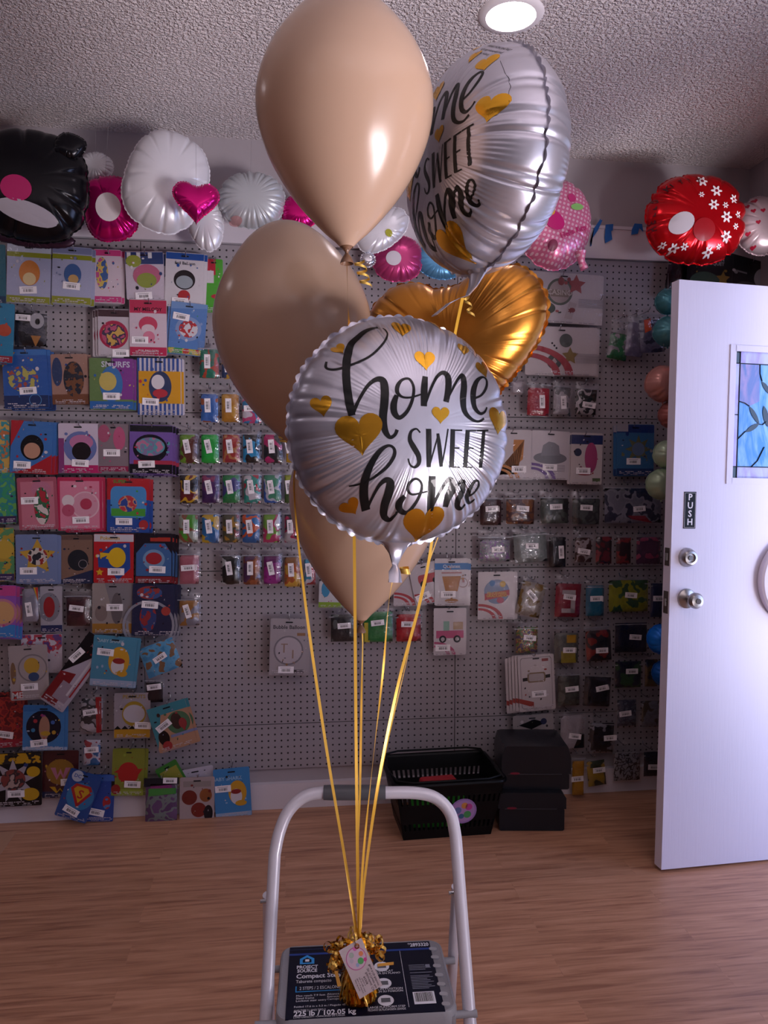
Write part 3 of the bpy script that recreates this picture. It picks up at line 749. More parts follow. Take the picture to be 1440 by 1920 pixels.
def pose(loc, yaw=0, pitch=0, roll=0):
    """yaw turns the front to the viewer's right, pitch tips it up, roll is clockwise in the picture"""
    return Matrix.Translation(loc) @ Matrix.Rotation(radians(yaw), 4, 'Z') @ Matrix.Rotation(radians(-pitch), 4, 'X') @ Matrix.Rotation(radians(roll), 4, 'Y')
def local_hit(foil, Mi, px, py):
    o = Mi @ CAM; d = (Mi.to_3x3() @ ray(px, py)).normalized()
    t0 = (-foil.T*1.15-o.y)/d.y; t1 = (0-o.y)/d.y
    for k in range(26):
        t = (t0+t1)/2; p = o+d*t
        a = atan2(p.z, p.x); q = sqrt(p.x**2+p.z**2)/foil.rim(a)
        hh = foil.h(min(q, 1), a)
        if -p.y > hh: t0 = t
        else: t1 = t
    p = o+d*t1; r_ = sqrt(p.x**2+p.z**2); a = atan2(p.z, p.x); lim = .86*foil.rim(a)
    k_ = 1 if r_ < lim else (lim+(r_-lim)*.55)/r_
    return (p.x*k_, p.z*k_)
def on_foil(foil, x, z, off=.0005):
    return (x, -foil.surf(x, z)-off, z)

R18 = .178
F18 = Foil(R18, .100, n=30, depth=.013, wid=.035, seed=5, ripple=.0005, fold=.17)
M1 = pose(P(750, 808, 1.215), 10, 2, 1)
SILV = foilmat('aeaebb', .31, .8, 'satin_silver_foil')
base = P(749, 806, 1.215)
fb = empty('foil_balloon', M1.translation, 'front round silver foil balloon lettered home sweet home with gold hearts', 'balloon', 'silver lettered foil balloons')
fb.rotation_euler = M1.to_euler()
env = F18.mesh(SILV, 720, 44).build('envelope', fb, local=True)
M1i = M1.inverted()
def cpx(x, y): return local_hit(F18, M1i, 520+x/3.13, 570+y/3.13)
INK = mat('08090b', .38, coat=.2); GH = foilmat('c9962e', .24, .95, 'gold_print')
ink = MB(); CW = 1/3.13/1440*1.3
def stroke(pts, sub=6):
    c = catmull([(x, y, w_) for x, y, w_ in pts], sub); loc = [cpx(x, y)+(w_*CW,) for x, y, w_ in c]
    vs = []; n = len(loc)
    for i, (x, z, w_) in enumerate(loc):
        a, b = loc[max(i-1, 0)], loc[min(i+1, n-1)]; dx, dz = b[0]-a[0], b[1]-a[1]; L_ = sqrt(dx*dx+dz*dz) or 1
        nx, nz = -dz/L_, dx/L_
        for k in range(5):
            f = (k/4-.5)*w_; vs.append(on_foil(F18, x+nx*f, z+nz*f, .0006))
    fs = [(i*5+k, i*5+k+1, (i+1)*5+k+1, (i+1)*5+k) for i in range(n-1) for k in range(4)]
    ink.add(vs, fs, INK)
for s_ in (
 [(575,125,10),(500,150,20),(440,220,28),(412,300,36),(403,400,38),(410,500,38),(424,590,40),(438,655,34)],
 [(258,330,9),(270,368,12),(330,385,12),(430,358,12),(540,308,11),(615,238,11),(645,185,9),(635,155,7),(617,142,4)],
 [(440,648,20),(480,560,16),(530,480,18),(580,443,24),(618,450,36),(630,500,42),(628,580,42),(620,670,40),(632,742,32),(660,782,20),(690,768,16),(703,738,18)],
 [(700,535,22),(683,590,34),(688,640,32),(718,667,22),(762,630,18),(793,560,16),(800,490,14),(775,441,12),(733,445,14),(706,480,22),(705,520,20),(735,546,12),(785,548,10),(850,528,8)],
 [(868,425,28),(862,500,36),(860,600,32)],
 [(865,595,14),(900,500,14),(935,430,16),(972,403,22),(1002,430,34),(1003,500,34),(990,575,30)],
 [(992,570,12),(1028,500,12),(1062,437,16),(1088,423,28),(1096,480,36),(1090,560,36),(1100,630,28),(1138,675,18),(1180,690,13),(1213,672,12)],
 [(1150,556,12),(1197,535,12),(1226,490,16),(1228,448,14),(1204,429,12),(1170,455,24),(1150,520,34),(1156,600,28),(1188,642,18),(1216,634,12),(1230,606,9)],
 [(838,755,8),(815,733,9),(785,750,14),(778,795,22),(800,840,28),(828,890,26),(830,935,20),(806,958,13),(780,945,9),(768,908,7)],
 [(888,733,28),(890,850,28),(888,958,22)], [(892,955,7),(920,855,7),(946,762,7)], [(942,760,14),(953,850,22),(962,955,18)], [(964,952,7),(984,850,7),(1002,733,7)],
 [(1030,735,24),(1027,850,26),(1022,960,26)], [(1028,741,8),(1085,742,8)], [(1028,846,8),(1068,846,8)], [(1020,956,8),(1070,960,8)],
 [(1118,740,24),(1110,850,26),(1102,960,26)], [(1115,744,8),(1167,744,8)], [(1110,846,8),(1152,847,8)], [(1100,958,8),(1145,960,8)],
 [(1170,744,9),(1238,742,9)], [(1212,745,20),(1203,850,24),(1192,962,22)],
 [(420,1070,7),(480,1058,10),(560,1022,12),(640,960,16),(685,892,18),(684,848,14),(650,832,14),(600,865,24),(550,940,32),(515,1030,40),(507,1120,42),(520,1212,40)],
 [(525,1205,14),(560,1130,14),(600,1062,18),(640,1033,28),(663,1055,42),(652,1115,44),(630,1180,42),(625,1240,34),(655,1268,22),(690,1240,13),(702,1218,14)],
 [(748,1128,22),(715,1170,36),(722,1212,30),(762,1224,20),(812,1168,16),(844,1100,14),(845,1052,12),(815,1026,12),(778,1048,14),(765,1090,14),(790,1118,11),(840,1110,8),(890,1098,8)],
 [(910,1010,36),(905,1100,44),(895,1218,34)],
 [(900,1210,14),(945,1120,16),(985,1052,18),(1013,1030,28),(1028,1062,40),(1003,1130,40),(985,1192,30)],
 [(988,1190,12),(1032,1112,14),(1067,1052,18),(1088,1046,26),(1086,1100,34),(1060,1155,34),(1056,1190,26),(1078,1202,16),(1102,1175,10)],
 [(1112,1132,10),(1150,1112,11),(1180,1070,14),(1178,1040,12),(1156,1044,16),(1126,1095,26),(1112,1140,26),(1126,1168,16),(1158,1146,9)]):
    stroke(s_)
# small print near the rim
def surftext(mb, foil, s, x, z, size, m, rot=0, maxw=None):
    vs, fs = text2d(s); wd = max(v[0] for v in vs)*size; k = 1 if maxw is None else min(1, maxw/wd); c_, s_ = cos(radians(rot)), sin(radians(rot))
    mb.add([on_foil(foil, x+(v[0]*k*c_-v[1]*s_)*size, z+(v[0]*k*s_+v[1]*c_)*size) for v in vs], fs, m)
ink_small = MB(); seam_ink = MB()
for i in range(26):
    a = radians(6+i*1.1); r = .158
    surftext(seam_ink, F18, '|', r*cos(a), r*sin(a), .004, INK, math.degrees(a))
for i, t_ in enumerate(('WARNING: CHOKING HAZARD', 'adult supervision required', 'made for helium')):
    surftext(ink_small, F18, t_, .085-.004*i, .138-.005*i, .0035, INK, -32, .05)
ink.v += []; nk = ink.build('printed_lettering', env, local=True, label='black hand-lettered words home sweet home', smooth=True)
seam_ink.build('seam_marks', env, local=True, smooth=False)
sp_ = ink_small.build('small_print', env, local=True, smooth=False)
def foil_heart(mb, foil, x, z, size, rot, m, wx=1., off=.0007):
    H = heart2d(36); c_, s_ = cos(radians(rot)), sin(radians(rot)); vs = [on_foil(foil, x, z, off)]; R_ = 7
    for j in range(1, R_+1):
        for hx, hz in H:
            a, b = hx*size*wx*j/R_, hz*size*j/R_; vs.append(on_foil(foil, x+a*c_-b*s_, z+a*s_+b*c_, off))
    n = len(H); fs = [(0, 1+k, 1+(k+1) % n) for k in range(n)]
    for j in range(R_-1): fs += [(1+j*n+k, 1+(j+1)*n+k, 1+(j+1)*n+(k+1) % n, 1+j*n+(k+1) % n) for k in range(n)]
    mb.add(vs, fs, m)
hearts = []
for hx, hy, sz, rot, wx in ((730,150,80,-8,1),(868,335,112,2,1),(958,655,95,0,1),(487,770,185,8,1),(855,1305,215,6,1.05),(428,1200,80,40,.9),(337,258,52,30,1),(262,603,95,10,.8),(905,106,75,0,1)):
    x, z = cpx(hx, hy); hearts.append((x, z, sz*CW*(1.25 if hx < 500 or hy < 200 else 1.02), rot, wx))
hearts += [(.136, .012, .046, -8, 1), (.112, .092, .03, 15, 1), (.078, .120, .022, -12, 1)]
for x, z, sz, rot, wx in hearts:
    hm = MB(); foil_heart(hm, F18, x, z, sz, rot, GH, wx); hm.build('gold_heart', env, local=True, label='gold printed heart')
# neck
def neck(mb, foil, m, ang=-90, L_=.07, w0=.022, w1=.009, curl=.012, side=0.):
    a = radians(ang); r = foil.rim(a)*.965; dx, dz = cos(a), sin(a); pts = [(r, w0*1.8), (r+.01, w0), (r+L_*.35, w0*.6), (r+L_*.55, w1*.55), (r+L_*.62, w1*.42), (r+L_*.75, w1*.9), (r+L_, w1)]
    vs = []; n = 16
    for i, (rr, w_) in enumerate(pts):
        th = w_*(.55 if i < 4 else .3); cv = curl*(i/6)**2; sd_ = side*(i/6)**2
        for k in range(n):
            t = 2*pi*k/n; pl = 1+.18*sin(3*t+i)
            lx = w_*cos(t)*pl; vs.append((dx*rr-dz*(lx+sd_), th*sin(t)*pl-cv, dz*rr+dx*(lx+sd_)))
    fs = [(i*n+k, i*n+(k+1) % n, (i+1)*n+(k+1) % n, (i+1)*n+k) for i in range(len(pts)-1) for k in range(n)]+[[(len(pts)-1)*n+k for k in range(n)]]
    mb.add(vs, fs, m)
    rr = pts[4][0]; return (dx*rr, -curl*.4, dz*rr)
nm = MB(); k1 = neck(nm, F18, SILV, -92, .066, .019, .0105, .022, -.004); nm.build('neck', fb, local=True)
def curl(name, O, n=3, R_=.007, L_=.03, parent=None, wd=.004, lab=None):
    mb = MB(); vs = []
    for k in range(n*14+1):
        a = 2*pi*k/14; f = k/(n*14); c_ = Vector(O)+Vector((R_*cos(a)+L_*.3*f, R_*sin(a)*.8, -L_*f)); vs += [c_, c_+Vector((.001, 0, -wd))]
    mb.add(vs, [(2*k, 2*k+1, 2*k+3, 2*k+2) for k in range(n*14)], GF2); return mb
K1 = M1 @ Vector(k1)
# copy with every part for the balloon behind
def copytree(o, parent=None):
    c = o.copy(); COL.objects.link(c)
    if parent is not None: c.parent = parent
    for ch in list(o.children): copytree(ch, c)
    return c
M2 = pose(P(906, 309, 1.245), -73, 2, -2)
fb2 = copytree(fb); fb2.location = M2.translation; fb2.rotation_euler = M2.to_euler(); fb2.scale = (.972,)*3
fb2['label'] = 'upper right silver foil balloon lettered home sweet home, turned to show its seam'
for ch in list(fb2.children):
    if ch.name.startswith('neck'): bpy.data.objects.remove(ch)
nm = MB(); k2 = neck(nm, F18, SILV, -92, .085, .019, .0085, .075, -.014); nm.build('neck', fb2, local=True)
K2 = M2 @ (Vector(k2)*.972)
# gold heart balloon
def heart_out(a):
    H = heart_out.H
    if H is None:
        pts = []
        for k in range(1440):
            t = 2*pi*k/1440; x = 16*sin(t)**3; y = 13*cos(t)-5*cos(2*t)-2*cos(3*t)-cos(4*t)+1.5
            x *= .98; pts.append((atan2(y, x), sqrt(x*x+y*y)/17))
        pts.sort(); H = heart_out.H = pts
    import bisect
    a = (a+pi) % (2*pi)-pi; i = bisect.bisect(H, (a, 0)); p = H[i-1]; q = H[i % len(H)]
    d_ = (q[0]-p[0]) or 1; f = max(0, min(1, (a-p[0])/d_)); r = p[1]*(1-f)+q[1]*f
    # inflating fills the notch and rounds the lobes
    notch = exp(-((a-pi/2)/.42)**2); return r*(1-notch)+notch*max(r, .66+.10*abs(a-pi/2))
heart_out.H = None
FH = Foil(.203, .078, heart_out, n=30, depth=.014, wid=.035, seed=9, ripple=.0003, nr=120, fold=.22)
M3 = pose(P(859, 663, 1.55), -26, 0, -8)
GOLDB = foilmat('bc7e34', .3, .95, 'satin_gold_foil')
gh = empty('foil_balloon', M3.translation, 'gold heart shaped foil balloon behind the silver ones', 'balloon'); gh.rotation_euler = M3.to_euler()
FH.mesh(GOLDB, 600, 36).build('envelope', gh, local=True)
nm = MB(); k3 = neck(nm, FH, GOLDB, -90, .06, .016, .009); nm.build('neck', gh, local=True); K3 = M3 @ Vector(k3)

# ================================================================== LATEX BALLOONS
LPROF = [(0, 0), (.008, .16), (.03, .31), (.065, .45), (.11, .575), (.17, .71), (.24, .84), (.32, .94), (.39, .99), (.44, 1), (.5, .985), (.57, .94), (.64, .865), (.71, .765), (.78, .64), (.84, .51), (.90, .36), (.945, .235), (.975, .14), (1, .075)]
LTX = latexmat('caab94', 'peach_latex'); LTD = mat('6a4c38', .35)
def latex(px_top, px_neck, halfw_px, d, label, neck_d=None):
    top, nk_ = P(*px_top, d), P(*px_neck, neck_d or d); ax = (top-nk_); H = ax.length; ax.normalize(); R_ = halfw_px/F*d
    # the silhouette of the round top reaches past the axis point
    o = empty('latex_balloon', nk_, label, 'balloon', 'peach latex balloons'); o.rotation_euler = ax.to_track_quat('Z', 'Y').to_euler()
    prof = catmull([(p[1]*R_, H*(1-p[0])) for p in LPROF], 5); prof = [(max(p[0], .0001), p[1]) for p in prof]
    MB().lathe(prof[::-1], LTX, 72, cap=False).build('envelope', o, local=True)
    r = prof[-1][0]; kb = MB(); kb.lathe([(r, .001), (r*.6, -.003), (.0028, -.007), (.0026, -.010), (.005, -.013), (.0085, -.019), (.0098, -.023), (.0098, -.0245), (.0088, -.0235), (.005, -.016), (.0022, -.012)], LTD, 20, cap=False)
    for i in range(7):
        a = i*2*pi/7; kb.tube([(.001*cos(a), .001*sin(a), -.006), (.005*cos(a), .005*sin(a), -.0035)], .0012, LTD, 5)
    kb.build('neck', o, local=True)
    return o, nk_ - ax*.009
l1, KL1 = latex((644, -8), (650, 463), 166, 1.12, 'topmost peach latex balloon, biggest in the bunch')
l2, KL2 = latex((530, 418), (572, 850), 147, 1.42, 'left peach latex balloon under the topmost one')
l3, KL3 = latex((690, 745), (677, 1162), 142, 1.475, 'lowest peach latex balloon, half hidden behind the front foil balloon')
# ================================================================== RIBBONS down to the weight
top_knot = kn3+Vector((0, 0, .004))
RIB = mat('e0b040', .3, .35, name='gold_ribbon_plastic')
def ribbon(K, way, label, wd=.0052, A=(0, 0)):
    pts = [tuple(K)]+[tuple(p) for p in way]+[tuple(top_knot)]
    c_ = [Vector(p) for p in catmull(pts, 16)]; vs = []; N = len(c_)
    for i, p in enumerate(c_):
        f = i/(N-1); t = (c_[min(i+1, N-1)]-c_[max(i-1, 0)]).normalized()
        g = f*(len(A)-1); j_ = min(int(g), len(A)-2); u_ = g-j_; u_ = u_*u_*(3-2*u_); a = A[j_]*(1-u_)+A[j_+1]*u_; e = Vector((cos(a), sin(a), 0)); e = (e-t*e.dot(t)).normalized()
        w_ = wd*(1 if f < .93 else (1-f)/.07*.8+.2); vs += [p-e*w_/2, p+e*w_/2]
    mb = MB(); mb.add(vs, [(2*k, 2*k+1, 2*k+3, 2*k+2) for k in range(N-1)], RIB)
    o = mb.build('ribbon', origin=top_knot); tag(o, label, 'ribbon', 'gold balloon ribbons'); return o
def WP(px, py, f, K): return P(px, py, (Vector(K)-CAM).dot(FW)*(1-f)+(top_knot-CAM).dot(FW)*f)
ribbon(KL2, [WP(551, 900, .08, KL2), WP(570, 1110, .3, KL2), WP(610, 1390, .6, KL2), WP(650, 1630, .87, KL2)], 'gold ribbon furthest left, from the left latex balloon', A=(1.3, 1.0, .3, .5, .2))
ribbon(KL1, [P(652, 560, 1.245), P(658, 700, 1.33), P(664, 1000, 1.33), P(668, 1420, 1.285)], 'gold ribbon from the topmost latex balloon, running straight down', A=(1.57, 1.5, .2, 0, .2, 0))
ribbon(KL3, [WP(680, 1200, .05, KL3), WP(678, 1300, .2, KL3), P(675, 1480, 1.325), WP(671, 1620, .8, KL3)], 'gold ribbon from the lowest latex balloon', A=(.3, .9, .2, 1.0, .4), wd=.0042)
ribbon(K1, [WP(729, 1130, .08, K1), WP(718, 1260, .25, K1), WP(699, 1430, .55, K1), WP(681, 1610, .8, K1)], 'gold ribbon from the front lettered foil balloon', A=(.5, 1.3, .5, 1.3, .3, .8), wd=.0042)
ribbon(K2, [P(842, 700, 1.34), P(806, 1040, 1.34), P(745, 1290, 1.29), P(707, 1480, 1.27), P(684, 1640, 1.265)], 'gold ribbon from the upper right lettered foil balloon', A=(.2, .4, .1, .4, .9, .3))
ribbon(K3, [P(806, 1050, 1.5), P(760, 1250, 1.42), P(716, 1440, 1.325), P(686, 1640, 1.29)], 'pale gold ribbon from the gold heart balloon', A=(1.2, .9, 1.1, .6, 1.0, .3), wd=.0045)
for O, lab, n_, R_, L_ in ((P(672, 485, 1.185), 'curled gold ribbon end under the topmost latex balloon', 3, .009, .04), (P(531, 815, 1.41), 'curled gold ribbon end beside the left latex balloon neck', 2, .01, .012),
                           (P(757, 1062, 1.12), 'curled gold ribbon end at the front foil balloon neck', 2, .007, .008), (P(873, 552, 1.13), 'short gold ribbon end before the gold heart', 2, .005, .03)):
    tag(curl('ribbon_curl', O, n_, R_, L_).build('ribbon_curl'), lab, 'ribbon', 'curled ribbon ends')
# ================================================================== BALLOONS ALONG THE TOP OF THE WALL
THREAD = mat('8c888c', .6)
def superell(a, ax, az, n=2.6): return 1/((abs(cos(a)/ax)**n+abs(sin(a)/az)**n)**(1/n))
def shop_balloon(px, py, wpx, hpx, yoff, m, label, rot=0, yaw=0, pitch=0, n=2.4, T=None, creases=16, depth=.03, seed=1, art=(), name='foil_balloon', group='display foil balloons', out=None, fold=.4, na=300):
    c = onY(px, py, -yoff); d = (c-CAM).dot(FW); ax, az = wpx/2/F*d, hpx/2/F*d
    f = Foil(1., T or min(ax, az)*.5, out and (lambda a: out(a)*az) or (lambda a: superell(a, ax, az, n)), creases, depth, .06, seed, 0, 0, fold)
    o = empty(name, c, label, 'balloon', group); Mx = pose(c, yaw, pitch, rot); o.rotation_euler = Mx.to_euler()
    e = f.mesh(m, na, 24, .005).build('envelope', o, local=True)
    for a in art: a(f, e, Mx.inverted())
    up = Mx.inverted() @ Vector((c.x, c.y, CEIL)); MB().tube([(0, 0, f.rim(pi/2)*.9), tuple(up)], .0005, THREAD, 5).build('hanging_thread', o, local=True)
    return o, f, e
def a_shape(kind, px, py, size, col, rot=0, ry=None, name='printed_spot', metal=False):
    """printed flat mark following the foil"""
    def go(f, e, Mi):
        x, z = local_hit(f, Mi, px, py); k = size/F*2.95; mb = MB(); m = foilmat(col, .25, .7) if metal else mat(col, .35)
        if kind == 'heart': foil_heart(mb, f, x, z, k, rot, m)
        else:
            if kind == 'ell': O = ell(0, 0, k/2, (ry or size)/F*2.95/2, 24)
            elif kind == 'flower':
                O = [(k/2*(.72+.28*cos(6*t))*cos(t), k/2*(.72+.28*cos(6*t))*sin(t)) for t in [2*pi*i/36 for i in range(36)]]
            elif kind == 'star': O = star(0, 0, k/2)
            c_, s_ = cos(radians(rot)), sin(radians(rot)); vs = [on_foil(f, x, z, .003)]
            for j in (1, 2, 3):
                for a, b in O: a, b = a*j/3, b*j/3; vs.append(on_foil(f, x+a*c_-b*s_, z+a*s_+b*c_, .003))
            n = len(O); fs = [(0, 1+i, 1+(i+1) % n) for i in range(n)]
            for j in (0, 1): fs += [(1+j*n+i, 1+(j+1)*n+i, 1+(j+1)*n+(i+1) % n, 1+j*n+(i+1) % n) for i in range(n)]
            mb.add(vs, fs, m)
            if kind == 'flower':
                mb.add([on_foil(f, x+k*.13*cos(t), z+k*.13*sin(t), .0042) for t in [2*pi*i/12 for i in range(12)]], [list(range(12))], mat('8c1024', .35))
        mb.build(name, e, local=True)
    return go
def a_text(s, px, py, size, col, rot, maxw=None):
    def go(f, e, Mi):
        x, z = local_hit(f, Mi, px, py); mb = MB(); k = size/F*2.95; vs, fs = text2d(s, .02); c_, s_ = cos(radians(rot)), sin(radians(rot))
        mb.add([on_foil(f, x+(v[0]*c_-v[1]*s_)*k, z+(v[0]*s_+v[1]*c_)*k, .004) for v in vs], fs, mat(col, .4)); mb.build('printed_text', e, local=True, smooth=False)
    return go
WF = foilmat('dedee4', .32, .25, 'white_foil'); MG = foilmat('d3127c', .22, .75, 'magenta_foil'); BK = foilmat('14141a', .2, .5, 'black_foil')
shop_balloon(62, 350, 196, 205, .30, BK, 'large rounded black foil balloon at the upper left corner', 4, 8, n=2.6, creases=14, seed=2,
             art=(a_shape('ell', 30, 352, 46, 'c2186a', 0, 40), a_shape('ell', 50, 398, 92, 'b8b4bc', -10, 32)))
shop_balloon(130, 275, 62, 50, .34, BK, 'small black pointed foil lobe above the large black balloon', -20, 10, n=1.5, creases=8, seed=12)
shop_balloon(62, 446, 150, 34, .16, foilmat('3c2236', .3, .4), 'flat dark purple foil balloon under the large black balloon', 4, 0, n=2.2, seed=3)
shop_balloon(180, 312, 62, 50, .12, WF, 'small white puffed foil balloon between the black and white ones', 0, 0, n=2, seed=4, creases=18, depth=.05)
shop_balloon(207, 392, 96, 118, .16, MG, 'magenta foil balloon with a white patch', -10, 0, n=2.8, seed=5, creases=14, art=(a_shape('ell', 203, 388, 42, 'f0eaee', -6, 48),))
shop_balloon(312, 342, 145, 190, .26, WF, 'largest white foil balloon, egg shaped, tilted near the ceiling', 20, 14, n=2.5, creases=14, depth=.02, seed=6)
shop_balloon(384, 410, 66, 122, .13, WF, 'crumpled white foil balloon behind the magenta heart', -10, 0, n=2, seed=7, creases=14, depth=.06)
shop_balloon(368, 380, 62, 90, .40, MG, 'small magenta heart foil balloon in front of the white egg', 0, 10, seed=8, out=heart_out, T=.03, creases=12)
shop_balloon(473, 376, 122, 104, .15, foilmat('b9bec2', .35, .35, 'grey_white_foil'), 'crumpled grey white round foil balloon left of the top latex balloon', -4, 0, n=2.2, creases=26, depth=.05, seed=9, art=(a_shape('ell', 440, 420, 24, 'b08a8c', 0, 14),))
shop_balloon(562, 398, 68, 62, .14, MG, 'small magenta foil balloon mostly hidden by the topmost latex balloon', 0, 0, n=2, seed=10)
shop_balloon(718, 432, 110, 62, .2, WF, 'long white foil balloon with a lime dot behind the latex neck', -38, 0, n=2.2, seed=11, art=(a_shape('ell', 729, 437, 12, 'a8a820', 0, 14),))
shop_balloon(745, 485, 92, 84, .12, foilmat('c0407c', .3, .5), 'dusty pink foil balloon between the latex neck and gold heart', 0, 0, n=2.4, seed=13, art=(a_shape('ell', 738, 484, 28, 'd8d4dc', 0, 26),))
shop_balloon(822, 492, 92, 60, .1, foilmat('5c9cc8', .3, .4), 'pale blue foil balloon under the upper right lettered balloon', 12, 0, n=2, seed=14, creases=20)
shop_balloon(690, 487, 26, 26, .2, foilmat('d8d8e0', .15, .9), 'tiny mirror silver balloon beside the latex balloon neck', 0, 0, n=2, seed=15)
PK = foilmat('e27aa0', .3, .35, 'pink_dotted', ('f6c8d8', .016, .3))
o, f, e = shop_balloon(1040, 422, 142, 168, .24, PK, 'round pink foil balloon with pale dots and script, right of the bunch', 12, 6, n=2.05, creases=20, depth=.02, seed=16,
    art=(a_shape('ell', 1038, 412, 44, 'c81a72', -20, 30), a_shape('ell', 1033, 396, 14, 'e8b828'), a_shape('ell', 1082, 388, 26, '8ac06a', 20, 12), a_shape('ell', 1072, 371, 16, 'c03070'), a_shape('ell', 1036, 460, 18, '8a1848', 0, 20), a_text('Hello Kitty', 1052, 447, 9, 'c0186a', 34)))
nm = MB(); nf = Foil(1., .05, lambda a: .165); 
cc = P(1088, 472, 2.62); nm.tube([cc, P(1090, 490, 2.62), P(1096, 505, 2.62)], [.02, .012, .014], PK, 10); nm.v = [o.matrix_basis.inverted() @ v for v in nm.v]; nm.build('neck', o, local=True)
RD = foilmat('d4101c', .2, .65, 'red_foil')
rart = [a_shape('flower', x, y, s_, 'ece4e4') for x, y, s_ in ((1316, 340, 22), (1343, 358, 22), (1375, 374, 18), (1338, 384, 20), (1360, 385, 12), (1362, 407, 22), (1383, 404, 14), (1361, 444, 22), (1315, 365, 11), (1256, 472, 18), (1283, 463, 14), (1230, 470, 12), (1327, 474, 20), (1347, 463, 11), (1379, 425, 12))]
ra = []
for i, ch in enumerate('HELLO KITTY'):
    t = radians(198-i*11); ra.append((ch, 1303+78*cos(t)*1.05, 414-72*sin(t), 9, '4a0c14', math.degrees(t)-90))
shop_balloon(1303, 413, 190, 166, .28, RD, 'scalloped red foil balloon with small white flowers', 0, -4, n=2.2, creases=13, depth=.045, seed=17,
    art=[a_shape('ell', 1278, 418, 46, 'c8c0c4', 30, 36), a_shape('ell', 1320, 430, 40, '9a0c18', 0, 40)]+rart+[a_text(c_, x, y, s_, cl, r_) for c_, x, y, s_, cl, r_ in ra if c_ != ' '], name='foil_balloon')
shop_balloon(1430, 424, 104, 108, .22, foilmat('d9c6cc', .28, .4, 'pale_pink_foil'), 'pale pink foil balloon with tiny red hearts at the right edge', 0, -8, n=2.1, creases=12, depth=.04, seed=18,
    art=[a_shape('heart', x, y, 9, 'b01c3c', 10) for x, y in ((1400, 388), (1415, 377), (1413, 396), (1402, 440), (1422, 417), (1431, 395), (1408, 470))])
# small round balloons strung in a column behind the door edge
def bead(px, py, r, y, col, label):
    c = onY(px, py, -y); d = (c-CAM).dot(FW); R_ = r/F*d
    f = Foil(R_, R_*.86, None, 12, .03, .1, int(px+py), 0, 0, .25)
    o = empty('small_balloon', c, label, 'balloon', 'small round balloons on strings by the door'); f.mesh(foilmat(col, .3, .35), 96, 12, .003).build('envelope', o, local=True)
    MB().tube([(0, 0, R_*.9), (0, 0, R_*2.2)], .0005, THREAD, 5).build('string', o, local=True)
    nk2 = MB(); nk2.lathe([(.004, -R_*1.12), (.002, -R_*1.02), (R_*.25, -R_*.9)], foilmat(col, .3, .35), 12); nk2.build('neck', o, local=True)
for a in ((1252, 566, 24, .2, '3f7f86', 'upper dark teal small balloon left of the door top'), (1252, 622, 28, .2, '4a868c', 'lower dark teal small balloon left of the door top'),
          (1243, 720, 34, .26, 'c08478', 'upper rose gold small balloon beside the door edge'), (1260, 778, 26, .26, 'a8625a', 'lower rose gold small balloon beside the door edge'),
          (1250, 852, 26, .26, 'a9bc9c', 'upper mint green small balloon beside the door edge'), (1240, 908, 29, .26, 'a4b896', 'lower mint green small balloon above the latch'),
          (1241, 1198, 28, .26, '0c78e0', 'upper bright blue small balloon beside the door edge'), (1246, 1262, 24, .26, '0b5cb0', 'lower bright blue small balloon beside the door edge')):
    bead(*a)

# ================================================================== BASKET AND BLACK CASES
BP = mat('0a0a0c', .38); 
fl_, fr_ = onZ(757, 1577, 0), onZ(921, 1565, 0)
bu = (fr_-fl_).normalized(); bv = Vector((-bu.y, bu.x, 0)); BWd = (fr_-fl_).length; cb = (fl_+fr_)/2+bv*.11; cb.z = 0
TB = Matrix((bu, bv, Vector((0, 0, 1)))).transposed().to_4x4(); TB.translation = cb
bk = empty('shopping_basket', cb, 'black plastic shopping basket with slotted sides on the floor by the wall', 'basket')
HB = .215; w0_, d0_, w1_, d1_ = BWd/2, .105, .2, .148
def bpos(a, b, z):      # a,b in -1..1, wall flare
    f = z/HB; return Vector((a*(w0_+(w1_-w0_)*f), b*(d0_+(d1_-d0_)*f), z))
body = MB()
def panel(ax, sgn, s0, s1, z0, z1, th=.004):
    def q(s_, z): return bpos(s_, sgn, z) if ax == 'x' else bpos(sgn, s_, z)
    inn = Vector((0, -sgn*th, 0)) if ax == 'x' else Vector((-sgn*th, 0, 0))
    p = [q(s0, z0), q(s1, z0), q(s1, z1), q(s0, z1)]; p += [v+inn for v in p]
    body.add(p, [(0, 1, 2, 3), (7, 6, 5, 4), (0, 4, 5, 1), (1, 5, 6, 2), (2, 6, 7, 3), (3, 7, 4, 0)], BP, TB)
for ax in 'xy':
    for sg_ in (-1, 1):
        for z0, z1 in ((0, .035), (.062, .135), (.165, HB)): panel(ax, sg_, -1, 1, z0, z1)
        n = 20 if ax == 'x' else 12
        for i in range(n):
            for z0, z1 in ((.035, .062), (.135, .165)):
                s0 = -1+2*i/n; panel(ax, sg_, s0, s0+1.05/n, z0, z1)
body.box((-w0_, -d0_, 0), (w0_, d0_, .004), BP, TB); body.build('basket_body', bk)
rm = MB(); rc = [TB @ Vector((p[0], p[1], HB)) for p in rrect(2*w1_+.012, 2*d1_+.012, .03, 5)]; rm.tube(rc, .009, BP, 8, closed=True)
rm.build('rim', bk)
for sg_, hh in ((1, .02), (-1, .012)):
    hd = MB(); hd.tube([TB @ Vector(p) for p in ((-w1_, sg_*.03, HB+.004), (-w1_+.01, sg_*(d1_-.02), HB+hh), (-w1_+.06, sg_*(d1_+.004), HB+hh), (w1_-.06, sg_*(d1_+.004), HB+hh), (w1_-.01, sg_*(d1_-.02), HB+hh), (w1_, sg_*.03, HB+.004))], .004, BP, 8); hd.build('handle', bk)
sc_ = MB(); sp0 = bpos(.12, -1, .10)
